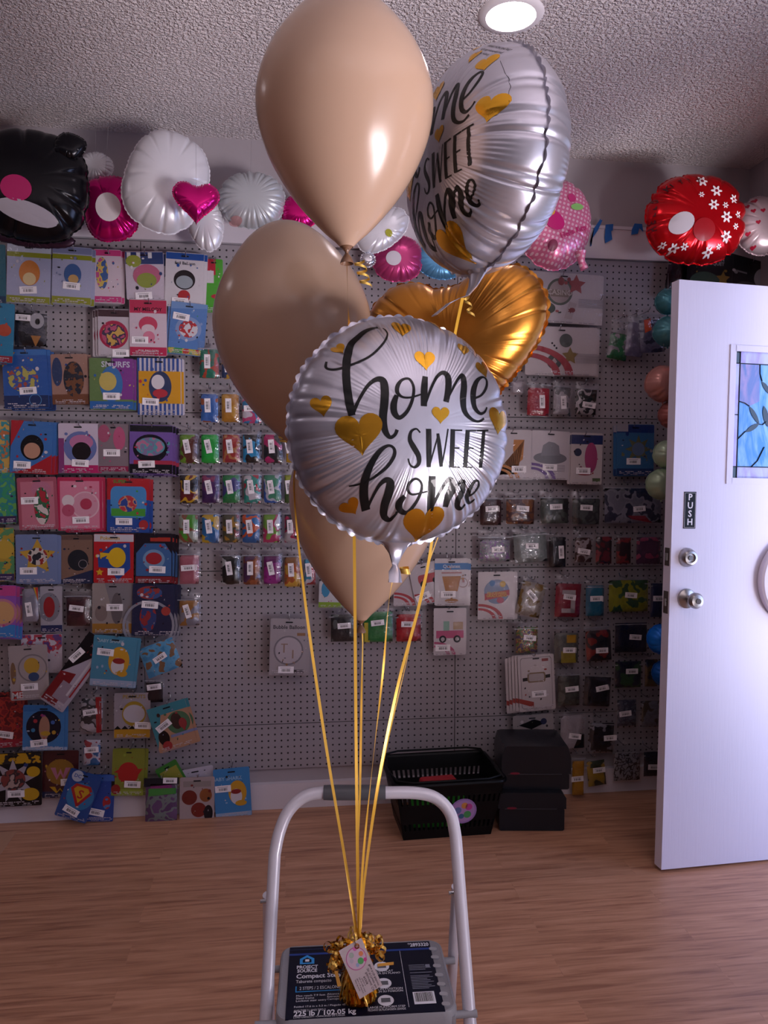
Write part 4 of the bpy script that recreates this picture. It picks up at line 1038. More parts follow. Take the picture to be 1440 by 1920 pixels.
def bf(r, t, off): 
    x, z = r*cos(t), r*sin(t); zz = .103+z; fl2 = (d1_-d0_)*(zz/HB); return TB @ Vector((.052+x, -(d0_+fl2)-off, zz))
for r, c_, off, cx_, cz_ in ((.05, '9a78b4', .0015, 0, 0), (.043, 'b48cc0', .002, 0, 0), (.014, '4c9a58', .0025, .016, -.014), (.013, 'c84898', .0025, .02, .016), (.012, 'd89048', .0025, .004, .022), (.013, '6878a8', .0025, -.02, .004), (.01, '3c6a8c', .0025, -.006, -.02)):
    pts = []
    for k in range(28):
        t = 2*pi*k/28; x, z = cx_+r*cos(t), cz_+r*sin(t); pts.append(bf(sqrt(x*x+z*z), atan2(z, x), off))
    sc_.add(pts, [list(range(28))], mat(c_, .4))
sc_.build('round_sticker', bk, label='round lilac sticker with coloured blotches')
for i, (x, y, w_, h_, c_, lab) in enumerate(((-.02, -.02, .2, .13, '3fae3a', 'green folded item lying inside the black basket'), (.0, .05, .14, .15, 'b03038', 'red folded item lying inside the black basket'))):
    mbx = MB(); T4 = TB @ Matrix.Translation((x, y, .01)) @ Matrix.Rotation(radians(8*i-4), 4, 'Z')
    mbx.prism(rrect(w_, h_, .012, 4, 0, h_/2), -.02, .02, mat(c_, .4, bump=.5, bscale=40), T4)
    tag(mbx.build('folded_pouch'), lab, 'pouch')
def case(px0, px1, pyb, zb, hgt, dep, depth_d, label, lid=.05, rnd=.02):
    a, b = P(px0, pyb, depth_d), P(px1, pyb, depth_d); w_ = (b-a).length; c = (a+b)/2; c.z = zb
    o = empty('storage_case', c, label, 'case', 'black cases beside the basket'); u = Vector((b.x-a.x, b.y-a.y, 0)).normalized(); v = Vector((-u.y, u.x, 0))
    T5 = Matrix((u, v, Vector((0, 0, 1)))).transposed().to_4x4(); T5.translation = c
    m = mat('1b1d24', .35, coat=.2)
    b_ = MB(); b_.prism(rrect(w_, hgt-lid, .008, 3, 0, (hgt-lid)/2), 0, dep, m, T5); b_.build('case_body', o)
    l_ = MB(); l_.prism([(-w_/2-.005, hgt-lid), (w_/2+.005, hgt-lid), (w_/2+.005, hgt-rnd), (w_/2-.006, hgt-.004), (w_/2-.02, hgt), (-w_/2+.02, hgt), (-w_/2+.006, hgt-.004), (-w_/2-.005, hgt-rnd)], -.006, dep, m, T5)
    lid_ = l_.build('lid', o)
    t_ = MB(); t_.box((-w_/2+.02, -.0075, hgt-lid-.001), (w_/2-.03, -.006, hgt-lid+.001), mat('3a3e48', .3), T5); t_.build('seam_strip', lid_)
    r_ = MB(); r_.prism(ell(-w_/2+.045, hgt-lid+.003, .018, .004, 14), -.0082, -.006, mat('7a1430', .4), T5); r_.build('red_badge', lid_)
dq = (onZ(935, 1558, 0)-CAM).dot(FW)
case(936, 1058, 1558, .001, .145, .2, dq, 'lower black lidded case standing on the floor by the wall', .06)
case(942, 1067, 1500, .147, .165, .19, dq+.02, 'upper black rounded case stacked on the lower case', .105, .045)
# ================================================================== PACKS HANGING ON THE PEGBOARD
random.seed(21)
def dim(c):
    return '%02x%02x%02x' % tuple(int(int(c[i:i+2], 16)*.88) for i in (0, 2, 4))
def cm(c, rough=.4): return multi(tuple(dim(q) for q in c), 42, rough, 0, 0) if isinstance(c, (tuple, list)) else mat(dim(c), rough, name='card_print')
HOOKS = {}
def hook(px, py, L_, desc):
    c = onY(px, py, -L_); key = round(L_, 2)
    o = bpy.data.objects.new('peg_hook', None) if False else None
    if key not in HOOKS:
        mb = MB(); mb.tube([(0, .012, .012), (0, -.002, .012), (0, -.006, .002), (0, -.02, 0), (0, -L_*.8, 0), (0, -L_+.006, .004), (0, -L_, .012)], .0019, STEEL, 6)
        mb.lathe([(.0001, -.003), (.0028, -.001), (.0028, .001), (.0001, .003)], STEEL, 8, Matrix.Translation((0, -L_, .014)))
        HOOKS[key] = mb.build('peg_hook', local=True); o = HOOKS[key]
    else:
        o = HOOKS[key].copy(); COL.objects.link(o)
    o.location = (c.x, 0, c.z); tag(o, 'steel peg hook holding the '+desc, 'hook', 'steel peg hooks')
    return o
def sticker(parent, w_, h_, u, v, rot, y, sw=.060, sh=.026):
    s_ = MB(); T = Matrix.Translation((u*w_, 0, v*h_)) @ Matrix.Rotation(radians(rot), 4, 'Y')
    s_.box((-sw/2, y-.0004, -sh/2), (sw/2, y, sh/2), STICK, T)
    bk_ = mat('26262c', .5); x = -sw*.27
    while x < sw*.26:
        b = random.choice((.001, .0018, .0026)); s_.flat([(x, -sh*.28), (x+b, -sh*.28), (x+b, sh*.12), (x, sh*.12)], y-.0007, bk_, T); x += b+random.choice((.0012, .002))
    s_.flat([(-sw*.36, sh*.24), (sw*.3, sh*.24), (sw*.3, sh*.31), (-sw*.36, sh*.31)], y-.0007, mat('8c8890', .5), T)
    return s_.build('price_sticker', parent, local=True, smooth=False)
def geo(x0, y0, x1, y1, off, tilt):
    cx, cy = (x0+x1)/2, (y0+y1)/2; c = onY(cx, cy, -off)
    w_ = (onY(x1, cy, -off)-onY(x0, cy, -off)).length; h_ = (onY(cx, y0, -off)-onY(cx, y1, -off)).length
    return c, w_, h_
ALLP = []; SUF = ['']; SEEN = set()
def finish(o, desc, n, x0, y0, x1, y1, tilt, off, shift, hk=True, grp='cards'):
    lab = desc+' '+SUF[0]; assert len(lab.split()) <= 16 and len(desc.split()) <= 11, lab
    assert desc not in SEEN, desc
    SEEN.add(desc)
    tag(o, lab, 'balloon pack', grp)
    k = 1 if tilt >= 0 else 1
    ht = radians(tilt); hx = (x0+x1)/2+sin(ht)*(y1-y0)*.46; hy = (y0+y1)/2-cos(ht)*(y1-y0)*.46
    if hk: hook(hx, hy, off+.03, desc)
    ALLP.append(o)
    for i in range(n):
        c = copytree(o); j = i+1
        c.location = o.location+Vector((shift*j*.011, .0062*j, random.uniform(-.004, .001)*j)); c.rotation_euler[1] = o.rotation_euler[1]+radians(random.uniform(-1.2, 1.2))
        c['label'] = ('pack ' if i == 0 else 'last pack ' if i == n-1 else 'middle pack ')+'peeking out behind the '+desc 
def card(desc, x0, y0, x1, y1, base, ops=(), tilt=0, off=.05, n=0, st=None, shift=1, bag=True, hk=True, rr=.006):
    c, w_, h_ = geo(x0, y0, x1, y1, off, tilt); o = empty('balloon_pack', c, rot=(0, radians(tilt), 0))
    k = MB(); T = .0011; k.prism(rrect(w_, h_, rr, 3), -T, T, cm(base)); z = [-T-.0003]
    def F_(pts, col): k.flat(pts, z[0], cm(col)); z[0] -= .00022
    for op in ops:
        t = op[0]
        if t == 'h': F_([(-w_/2+.001, h_/2-.002), (-w_/2+.001, h_/2-op[1]*h_), (w_/2-.001, h_/2-op[1]*h_), (w_/2-.001, h_/2-.002)], op[2])
        elif t == 'f': F_([(-w_/2+.001, -h_/2+op[1]*h_), (-w_/2+.001, -h_/2+.002), (w_/2-.001, -h_/2+.002), (w_/2-.001, -h_/2+op[1]*h_)], op[2])
        elif t == 'e': F_(ell(op[1]*w_, op[2]*h_, op[3]*w_, op[4]*w_, 26), op[5])
        elif t == 'r': F_([(op[1]*w_, op[2]*h_), (op[3]*w_, op[2]*h_), (op[3]*w_, op[4]*h_), (op[1]*w_, op[4]*h_)], op[5])
        elif t == 'p': F_([(a*w_, b*h_) for a, b in op[1]], op[2])
        elif t == 's':
            P_ = star(op[1]*w_, op[2]*h_, op[3]*w_, op[5] if len(op) > 5 else 5, .5, 90)
            k.add([(op[1]*w_, z[0], op[2]*h_)]+[(p[0], z[0], p[1]) for p in P_], [(0, 1+i, 1+(i+1) % len(P_)) for i in range(len(P_))], cm(op[4])); z[0] -= .00022
        elif t == 'a':
            for r0_, r1_ in ((.38, .48), (.55, .66)):
                A = [radians(a) for a in range(0, 91, 10)]; a_ = [(-w_/2+.002+r0_*w_*cos(q), -h_/2+.002+r0_*w_*.6*sin(q)) for q in A]; b_ = [(-w_/2+.002+r1_*w_*cos(q), -h_/2+.002+r1_*w_*.6*sin(q)) for q in A]
                k.add([(p[0], z[0], p[1]) for p in a_+b_], [(i, i+1, 10+i+1, 10+i) for i in range(9)], cm(op[1]))
            z[0] -= .00022
        elif t == 'o':
            a_ = ell(op[1]*w_, op[2]*h_, op[3]*w_, op[3]*w_, 28); b_ = ell(op[1]*w_, op[2]*h_, op[3]*w_*.9, op[3]*w_*.9, 28)
            k.add([(p[0], z[0], p[1]) for p in a_+b_], [(i, (i+1) % 28, 28+(i+1) % 28, 28+i) for i in range(28)], cm(op[4])); z[0] -= .00022
        elif t == 't':
            put_text(k, op[4], Vector((op[1]*w_, z[0], op[2]*h_)), Vector((1, 0, 0)), Vector((0, 0, 1)), op[3]*h_, cm(op[5]), center=True, maxw=w_*.9, bold=.02); z[0] -= .00022
        elif t == 'l':
            for q in range(op[3]): k.flat([(op[1]*w_, (op[2]-q*.03)*h_), ((op[1]+.3)*w_, (op[2]-q*.03)*h_), ((op[1]+.3)*w_, (op[2]-q*.03-.01)*h_), (op[1]*w_, (op[2]-q*.03-.01)*h_)], z[0], cm('9a949c'))
            z[0] -= .00022
    # small printed details: caption lines at the foot, flecks round the picture
    rn = random.Random(int(x0*31+y0*17)); pal = []
    for op in ops:
        for q in (op if op[0] not in 't' else ()):
            if isinstance(q, str) and len(q) == 6: pal.append(q)
            elif isinstance(q, tuple) and isinstance(q[0], str): pal += list(q)
    pal = pal or [base if isinstance(base, str) else base[0]]
    for row in range(3):
        x = -.42
        while x < .38:
            b_ = rn.uniform(.02, .09)
            if rn.random() < .72: k.flat([(x*w_, (-.41-.03*row)*h_), ((x+b_)*w_, (-.41-.03*row)*h_), ((x+b_)*w_, (-.425-.03*row)*h_), (x*w_, (-.425-.03*row)*h_)][::-1], z[0], cm('d8d0d8' if row < 2 else 'a8a0a8'))
            x += b_+.015
    z[0] -= .00022
    if not any(op[0] == 'a' for op in ops):
        for q in range(11):
            a_ = rn.uniform(0, 6.28); R__ = rn.uniform(.3, .44); u_, v_ = R__*cos(a_), .04+R__*.8*sin(a_); s_ = rn.uniform(.012, .045)
            col_ = rn.choice(pal+['e0d8e0', '2a2630'])
            if q % 3: F_(ell(u_*w_, v_*h_, s_*w_, s_*w_*rn.uniform(.5, 1.3), 9), col_)
            else: F_([(u_*w_, v_*h_), ((u_+s_)*w_, (v_+.01)*h_), ((u_+s_)*w_, (v_-.02)*h_), (u_*w_, (v_-.03)*h_)][::-1], col_)
            z[0] += .00018
    z[0] -= .00022
    k.prism(rrect(.028 if w_ > .12 else .02, .005, .002, 2, 0, h_/2-.014), z[0], z[0]+.0003, mat('1a1a1e', .6))
    k.build('card', o, local=True)
    if st: sticker(o, w_, h_, st[0], st[1], st[2] if len(st) > 2 else 0, z[0]-.0004)
    if bag:
        s_ = MB(); W_, H_ = w_+.008, h_+.008; g = []; NX, NZ = 8, 10
        for j in range(NZ+1):
            for i in range(NX+1):
                u, v = i/NX*2-1, j/NZ*2-1; b = (1-u**4)*(1-v**4); g.append((u*W_/2, -.0012-b*(.0048+.0012*random.random()), v*H_/2))
        s_.add(g, [(j*(NX+1)+i, j*(NX+1)+i+1, (j+1)*(NX+1)+i+1, (j+1)*(NX+1)+i) for j in range(NZ) for i in range(NX)], SLEEVE)
        s_.build('clear_sleeve', o, local=True)
    finish(o, desc, n, x0, y0, x1, y1, tilt, off, shift, hk)
    return o
def pouch(desc, x0, y0, x1, y1, cols, tilt=0, off=.05, n=0, rot=85, top=.2, st=(0, .05), hk=True, shift=.6, scale=26, marks=()):
    c, w_, h_ = geo(x0, y0, x1, y1, off, tilt); o = empty('balloon_pouch', c, rot=(0, radians(tilt), 0))
    zb, zt = -h_/2+.006, h_/2-top*h_; iw = w_-.014
    k = MB(); m = multi(tuple(dim(q) for q in cols), scale, .3, 0., .5) if len(cols) > 1 else mat(dim(cols[0]), .3, bump=.5, bscale=45, name='folded_foil')
    NX, NZ = 8, 10
    for sd_ in (-1, 1):
        g = []
        for j in range(NZ+1):
            for i in range(NX+1):
                u, v = i/NX*2-1, j/NZ*2-1; b = (max(0, (1-u**6)*(1-v**6)))**.5; ed = 1-.03*random.random()
                g.append((u*iw/2*ed, sd_*(b*(.0062+.0016*random.random()))*(1 if sd_ < 0 else .6), (zb+zt)/2+v*(zt-zb)/2*ed))
        k.add(g, [(j*(NX+1)+i, j*(NX+1)+i+1, (j+1)*(NX+1)+i+1, (j+1)*(NX+1)+i) for j in range(NZ) for i in range(NX)], m)
    for mk in marks: k.flat([(a*w_, b*h_) for a, b in mk[0]], -.0088, cm(mk[1]))
    k.build('folded_balloon', o, local=True)
    if st: sticker(o, w_, h_, st[0]-.04*(rot > 45), st[1]-top/2+.02, rot+random.uniform(-7, 7), -.0095, .052, .022)
    s_ = MB(); g = []
    for j in range(NZ+1):
        for i in range(NX+1):
            u, v = i/NX*2-1, j/NZ*2-1; b = (1-u**4)*(1-v**4); g.append((u*w_/2, -.002-b*(.0095+.002*random.random()), v*h_/2))
    s_.add(g, [(j*(NX+1)+i, j*(NX+1)+i+1, (j+1)*(NX+1)+i+1, (j+1)*(NX+1)+i) for j in range(NZ) for i in range(NX)], CLEAR)
    s_.box((-w_/2, -.0035, h_/2-.03), (w_/2, -.0025, h_/2-.026), clear_zip)
    s_.build('clear_bag', o, local=True)
    finish(o, desc, n, x0, y0, x1, y1, tilt, off, shift, hk, 'pouches')
    return o
clear_zip = mat('8f9098', .3)
B = 'b9bddc'
def SUFX(s): SUF[0] = s
# --- left side, top row
SUFX('in the top left row')
card('dark teal card cut by the picture edge', -42, 458, 11, 572, '1d6a7c', (('f', .15, '123c60'),), off=.05)
card('lavender card with orange blob and olive bands', 13, 458, 95, 570, B, (('h', .14, 'c9cfe0'), ('r', -.5, .28, .5, .36, '9aa02c'), ('f', .13, '9aa02c'), ('e', .02, .02, .24, .3, 'e08a3c'), ('e', .02, -.08, .15, .15, 'f0d8a0')), 2, .05, 1, (.0, -.27, -5))
card('lavender card with blue blob and olive bands', 98, 463, 172, 571, B, (('h', .12, '8a92b8'), ('r', -.5, .28, .5, .36, '9aa02c'), ('f', .13, '9aa02c'), ('e', .02, .02, .22, .28, '4a6ea8'), ('e', .04, -.06, .13, .12, 'd8b070')), 2, .05, 1, (.0, -.18, 3))
card('white and pink card with figures', 176, 468, 228, 568, 'e6d6e2', (('h', .12, 'e04c90'), ('f', .12, 'd84088'), ('e', -.2, .05, .22, .6, ('d05c9c', 'e8c860', '4468a8'))), 0, .042, 1, None)
card('white card with striped navy header and green pink blob', 236, 472, 308, 562, 'ddd2e0', (('h', .26, '28427c'), ('r', -.45, .36, -.35, .48, 'f0f0f4'), ('r', -.2, .36, -.1, .48, 'f0f0f4'), ('r', .1, .36, .2, .48, 'f0f0f4'), ('e', -.28, .3, .2, .16, 'a8b440'), ('e', .05, 0, .36, .3, 'd06c90'), ('e', .04, -.1, .26, .2, '9cac44')), -2, .05, 1, (-.05, -.42, -3))
card('white card with blue header and round red black print', 310, 474, 382, 576, 'e8e4ea', (('h', .13, '1f58b0'), ('t', 0, .28, .055, 'Foil Balloon', '34343c'), ('e', 0, .0, .28, .26, '2a2226'), ('e', 0, -.04, .22, .17, 'a8b4bc'), ('e', 0, -.3, .16, .16, 'c01c28')), 2, .052, 1, (-.1, -.4, 0))
card('bright green card with red top', 384, 486, 418, 586, '4cb428', (('r', -.5, .2, .1, .5, 'c8203c'), ('r', -.4, .05, 0, .28, 'e8e4ea'), ('e', .1, -.2, .25, .12, 'c8203c')), 0, .04, 0, None)
SUFX('in the second left row')
card('turquoise card cut by the picture edge', -34, 568, 26, 680, '2a8cb8', (('e', .2, .05, .22, .2, 'c85030'), ('f', .12, 'a82438')), 3, .075, 2, None, -1)
pouch('dark pouch with grey circle', 24, 578, 92, 652, ('17181f', '3c3e4a'), 2, .05, 0, -4, .12, (-.2, .28), marks=((ell(.18, .18, .2, .2, 20), 'b4b4bc'), (ell(.2, .16, .07, .08, 14), '16161c'), (((.02, -.2), (.3, -.2), (.16, -.48)), 'b47a3c')))
card('white card with round magenta picture', 184, 580, 243, 668, 'd4ccd4', (('h', .16, '42202c'), ('e', 0, -.04, .46, .46, 'b81c4c'), ('e', 0, -.05, .38, .36, ('c8587c', '3a2c50', 'e0b458'))), 0, .05, 2, (.22, -.43, 0), -1)
card('pale pink card with crimson header reading MY MELODY', 243, 562, 313, 668, 'e6d4e0', (('h', .24, 'cc2456'), ('t', 0, .3, .06, 'MY MELODY', '2a0c18'), ('f', .16, 'cc2456'), ('e', 0, .06, .25, .22, 'd84468'), ('e', 0, -.02, .18, .13, 'f0d8e0'), ('e', .02, -.16, .16, .16, 'e888a4'), ('t', 0, -.42, .035, 'FOIL BALLOON', 'f0e4ea')), 0, .055, 0, (-.22, -.22, 0))
card('sky blue card with rainbow foot', 318, 568, 386, 666, '5a8cd0', (('f', .12, ('c83c34', 'd8c83c', '44a850')), ('e', .02, 0, .36, .34, '8ca8d8'), ('e', .02, 0, .26, .24, ('34548c', 'c82c34', 'e4e4ec')), ('p', ((-.5, .36), (.5, .42), (.5, .5), (-.5, .5)), '7aa4dc')), 5, .055, 1, (-.2, .22, 5), -1)
SUFX('in the third left row')
card('blue card with paw badge and orange corner', 6, 655, 90, 766, '2c62b4', (('h', .1, '3a7cc8'), ('p', ((-.5, .45), (-.2, .45), (-.5, .2)), 'e0a028'), ('e', -.05, 0, .34, .3, ('b85440', '4060b0', 'c8c060')), ('f', .22, '1c3468'), ('o', .2, -.36, .14, '5c9cd0')), -2, .05, 2, (.05, -.2, -3))
card('peach and brown picture card with dark blue figure', 97, 664, 166, 758, 'b08878', (('f', .2, '2c4c8c'), ('r', -.5, -.5, .5, -.3, '7c4c30'), ('e', .1, 0, .28, .5, ('1c2434', '7a4c2c')), ('e', -.34, .15, .14, .4, '28406c')), -2, .045, 1, None)
card('green and violet card reading SMURFS', 168, 672, 250, 768, '6c8c50', (('p', ((.0, .5), (.5, .5), (.5, -.3), (-.1, -.3)), '8c3c9c'), ('t', .1, .33, .11, 'SMURFS', 'dce0f0'), ('e', .0, 0, .26, .42, '3c7cc0'), ('e', -.08, .05, .2, .22, 'd8c468'), ('f', .16, '2c6cb8')), 0, .055, 1, (.0, -.24, 0))
card('blue and white striped card with yellow square', 258, 672, 340, 778, 'e0dce8', tuple(('r', -.5+.1*i, -.5, -.45+.1*i, .5, '3458a8') for i in range(10))+(('r', -.47, -.3, .49, .27, 'e8a810'), ('e', .02, 0, .26, .36, '2a3c68'), ('e', -.03, .08, .15, .17, 'f0ecf0'), ('e', .02, -.12, .17, .1, 'c83040')), 0, .05, 1, (-.2, -.27, 3))
SUFX('in the fourth left row')
card('teal and orange card at the edge', -30, 788, 18, 886, ('c87848', '3c98a0', 'd8b058'), (), 0, .05, 1, None, -1)
card('blue card with black round blob and red foot', 20, 790, 98, 888, '3c78c0', (('p', ((-.5, -.5), (.5, -.5), (.5, -.12), (-.1, -.42)), 'b81c2c'), ('p', ((-.5, .5), (-.2, .5), (-.5, .0)), 'b81c2c'), ('e', .02, .0, .28, .32, '17171b'), ('e', .02, -.06, .2, .2, 'c8987c')), 3, .055, 2, (-.2, -.34, 0))
card('white card with pink bands and dotted magenta blob', 110, 794, 184, 887, 'dccfe0', (('r', -.5, -.5, .5, -.34, 'c81c6c'), ('r', -.5, -.5, -.36, .2, '8c3c7c'), ('e', .05, .02, .42, .42, '6c7cb8'), ('e', .08, .12, .3, .2, 'c87ca8'), ('e', .08, -.06, .24, .24, '241c20')), 0, .05, 1, (.05, -.3, 3))
card('grey rose card with pink figures', 184, 795, 241, 885, '8c7c84', (('f', .12, 'a01c50'), ('e', .2, .2, .2, .4, 'c85c84'), ('e', -.3, .3, .2, .3, 'b45878')), 0, .045, 0, (-.05, -.1, 0))
card('purple card with black cloud picture', 243, 797, 324, 889, '7c5cb0', (('h', .14, '1c1c24'), ('f', .2, '1c1820'), ('e', -.02, .02, .4, .34, '1c1824'), ('e', -.02, .06, .34, .22, ('8c7ca8', '5ca8b4', 'c87ca0')), ('r', -.4, -.3, .5, -.22, 'b82c4c')), 1, .05, 2, (-.1, -.3, -3))
SUFX('in the fifth left row')
card('green and turquoise card at the edge', -34, 884, 30, 982, ('3ca070', '2c8c98', '6cb45c'), (('f', .14, '3c2458'),), -2, .05, 1, None, -1)
card('dusty rose card with white inner frame', 34, 895, 108, 993, 'b4586c', (('r', -.42, -.45, .42, .42, 'd07c90'), ('e', .1, .28, .26, .2, 'c87c98'), ('e', .1, -.05, .2, .5, ('b82c3c', '2c6c48', 'e8d8d4'))), -2, .058, 0, (-.2, .06, 0))
card('bright pink card with scalloped circle', 108, 895, 192, 995, 'cc2c5c', (('r', -.44, -.46, .44, .43, 'e88ca8'), ('e', .12, -.02, .3, .3, 'e4a4b8'), ('o', .12, -.02, .32, 'f0c4d0'), ('e', -.26, .06, .14, .14, 'f0e0e4'), ('e', -.26, -.12, .14, .14, 'c85878'), ('e', .14, 0, .13, .13, 'c03c5c')), 0, .05, 2, (.02, -.3, -2))
card('red and blue card with puffy square picture', 201, 897, 281, 998, '1c50a8', (('r', -.5, .1, .5, .5, 'c01c28'), ('p', rrect(.84, .58, .12, 4, 0, .06), '4c98d8'), ('r', -.4, -.2, .4, -.06, '4ca83c'), ('e', -.02, .03, .22, .2, ('c83848', 'd8a078', '2c4ca0')), ('t', -.2, .41, .06, 'SUPER', '3ca03c'), ('e', .36, -.36, .11, .12, 'b82c34')), 1, .055, 1, (-.1, -.3, 0))
SUFX('in the sixth left row')
card('green gold card at the edge', -36, 990, 27, 1090, ('5c9c68', 'c0a038'), (('e', .2, .1, .3, .3, 'd0b040'), ('f', .14, '3c2c60')), 0, .05, 1, None, -1)
card('blue grey card with gold star', 30, 1002, 108, 1094, '7c90bc', (('s', .02, .04, .46, 'd0a83c'), ('e', .02, .05, .24, .22, ('a83030', 'd8d0c8', '2c2c38'))), 0, .055, 2, (-.2, -.24, 0))
card('brown card with dark round figure', 113, 1003, 174, 1094, '8c6c5c', (('p', ((-.5, -.5), (.5, -.5), (.5, -.22), (-.5, -.42)), '1c2c54'), ('h', .1, '6c5048'), ('e', .05, -.02, .32, .34, '2a2c34'), ('o', .2, -.1, .14, 'b0a8ac')), 0, .045, 1, None)
card('red card with yellow zigzag blob on blue', 176, 1001, 251, 1093, 'c81824', (('h', .16, 'd8d4dc'), ('t', -.1, .38, .07, 'Pokemon', 'd0a820'), ('p', ((-.4, .05), (.0, .3), (.4, .32), (.42, -.2), (.1, -.45), (-.1, -.2), (-.38, -.18)), '1c4ca0'), ('e', .08, .02, .22, .26, 'f0c418'), ('p', ((-.34, .12), (-.05, .1), (.0, -.05), (-.2, .0), (-.16, .06), (-.34, .0)), 'f0c418'), ('s', -.35, -.28, .1, 'e8b820')), 1, .05, 0, (.06, -.27, 0))
card('dark card with sky blue hexagon and red blob', 254, 1000, 323, 1094, '241c28', (('p', ((-.48, .1), (-.25, .3), (.3, .3), (.48, .1), (.48, -.35), (-.48, -.35)), '3c6ca8'), ('e', 0, -.02, .3, .28, '7ca4c8'), ('e', 0, .0, .22, .17, 'b02430'), ('f', .14, '8c1c28'), ('r', -.1, .34, .45, .42, 'b83020')), 1, .052, 2, (.1, -.22, 2))
SUFX('in the seventh left row')
card('pink to blue gradient card with gold disc', -36, 1097, 30, 1196, '9c5cc0', (('h', .2, 'd04c98'), ('f', .25, '3c8cd8'), ('e', .12, -.02, .42, .42, 'd088a0'), ('e', .12, -.02, .34, .34, 'e0b078')), 2, .06, 2, None)
pouch('grey pouch with thin rainbow edge', 38, 1101, 76, 1169, ('8c8c9c', '9c98a8'), 0, .06, 0, 85, .04, (0, -.1), marks=((((.28, .5), (.42, .5), (.42, .1)), 'c83c2c'), (((.2, .5), (.28, .5), (.42, .1)), 'd8b030')))
card('white card with red figure in grey circle', 76, 1099, 117, 1186, 'b8b4c0', (('e', -.1, .05, .5, .7, '8c8c98'), ('e', -.1, .05, .26, .5, 'a82028'), ('f', .16, '1c2c60')), 0, .045, 0, None)
pouch('dark maroon pouch', 121, 1104, 168, 1176, ('3a1420', '4a1c28'), 0, .05, 1, 2, .2, (0, .08))
card('tan and grey card with silver figures', 173, 1093, 250, 1188, 'a89c98', (('f', .2, 'b07c2c'), ('p', ((-.2, .5), (.5, .5), (.5, -.3), (.0, -.1)), '8c888c'), ('e', -.28, -.1, .15, .2, '8c7c78'), ('e', .1, .0, .14, .4, '6c6468')), 1, .05, 1, (.05, .02, 0))
card('navy card with grey arc and red blotches', 248, 1095, 327, 1192, '18244c', (('e', -.1, .33, .3, .16, ('3c5c98', 'a83c3c')), ('o', -.1, -.3, .62, '9c9ca8'), ('e', -.12, -.15, .2, .34, ('a02c30', '2c4480')), ('e', .3, -.02, .11, .11, 'b84038')), 2, .056, 2, (-.08, .1, 4))
# --- lower left cluster
SUFX('in the lower left cluster')
card('white card with violet scribble header', 40, 1189, 117, 1262, 'cfc6d4', (('h', .5, ('6c4c90', 'c8485c', 'd8d4e0')),), 0, .04, 0, None)
card('cream card with yellow and blue blob reading ME', 18, 1210, 91, 1312, 'b8acac', (('o', .1, .08, .38, '8c8488'), ('e', .08, .12, .2, .22, 'd0a83c'), ('e', .12, -.08, .14, .12, '34507c'), ('e', -.4, .0, .07, .3, '8c6c50'), ('r', -.45, -.47, -.2, -.33, 'c02828'), ('t', -.32, -.46, .11, 'ME', 'e8e0e0')), -2, .066, 0, (.0, -.26, 0))
card('long slanted black and red striped pack', 117, 1184, 168, 1336, 'c4bccc', (('p', ((-.5, .5), (.5, .5), (.5, .42), (-.1, .1), (-.5, -.1)), '16141a'), ('p', ((-.5, -.08), (.05, -.02), (.1, -.48), (-.5, -.48)), '8c101c'), ('r', -.2, -.4, .35, -.16, 'a898a8'), ('r', .2, -.3, .28, .35, 'e0dce4'), ('r', .34, -.3, .4, .3, 'b01c28'), ('t', .1, .36, .035, 'XOXO', 'd8a0b0')), 36, .074, 0, (-.35, .18, -78))
card('sky blue card with yellow fin blob, slightly tilted', 172, 1193, 254, 1288, '4c98b8', (('t', -.1, .37, .06, 'BABY SHARK', 'b8d4e0'), ('f', .14, 'a8bcd8'), ('e', .12, .02, .24, .34, 'e0a828'), ('e', .1, -.08, .15, .2, 'e4e0e4'), ('e', .12, .02, .14, .07, 'a02428'), ('e', .22, -.22, .12, .08, 'e0a828')), 6, .08, 1, (-.2, .18, 2))
pouch('clear light blue pouch tilted left', 262, 1196, 338, 1266, ('3c98cc', '5cacd8', '8c6848'), -20, .07, 0, -8, .12, (.0, .02))
card('deep red card partly hidden at the edge', -30, 1298, 46, 1402, ('8c1c28', 'b8342c', '6c1420'), (('f', .14, 'b01c3c'),), -2, .045, 1, (.0, -.26, 12), 1)
card('blue card with star dotted dark circle', 43, 1322, 121, 1407, '3c88c8', (('h', .14, '2c74b8'), ('e', 0, .02, .42, .42, '14182c'), ('e', -.2, .15, .05, .05, 'b82c3c'), ('e', .22, .12, .05, .05, '3c6cc0'), ('e', -.25, -.05, .05, .05, '3c8cc0'), ('e', .25, -.1, .05, .05, 'c8a030'), ('e', .0, .25, .05, .05, '9c3c90'), ('e', .02, .0, .13, .3, 'b88870'), ('e', .05, -.12, .12, .06, 'c8a028'), ('f', .08, 'a8c0dc')), 2, .07, 1, (-.1, -.33, -6))
pouch('grey pouch with red stripe', 148, 1302, 192, 1376, ('9c98a0', '2c3038', 'c8c4cc'), 3, .055, 1, -8, .1, (0, .1), marks=((((.2, .45), (.36, .45), (.42, -.45), (.3, -.45)), 'a81c24'),))
card('white card with yellow zigzag foot', 214, 1299, 282, 1384, 'b0a8b0', (('f', .2, 'd09c1c'), ('p', ((-.5, -.3), (-.4, -.22), (-.3, -.3), (-.2, -.22), (-.1, -.3), (0, -.22), (.1, -.3), (.2, -.22), (.3, -.3), (.4, -.22), (.5, -.3)), '16161a'), ('e', .05, .04, .33, .36, 'b8982c'), ('e', .05, .04, .3, .26, 'd0ccd4'), ('t', .05, .38, .08, 'PEANUTS', 'b89c50')), 1, .055, 0, (.3, -.22, 3))
pouch('small black pouch', 270, 1262, 309, 1320, ('1c1620',), 0, .05, 0, 0, .3, (0, .2))
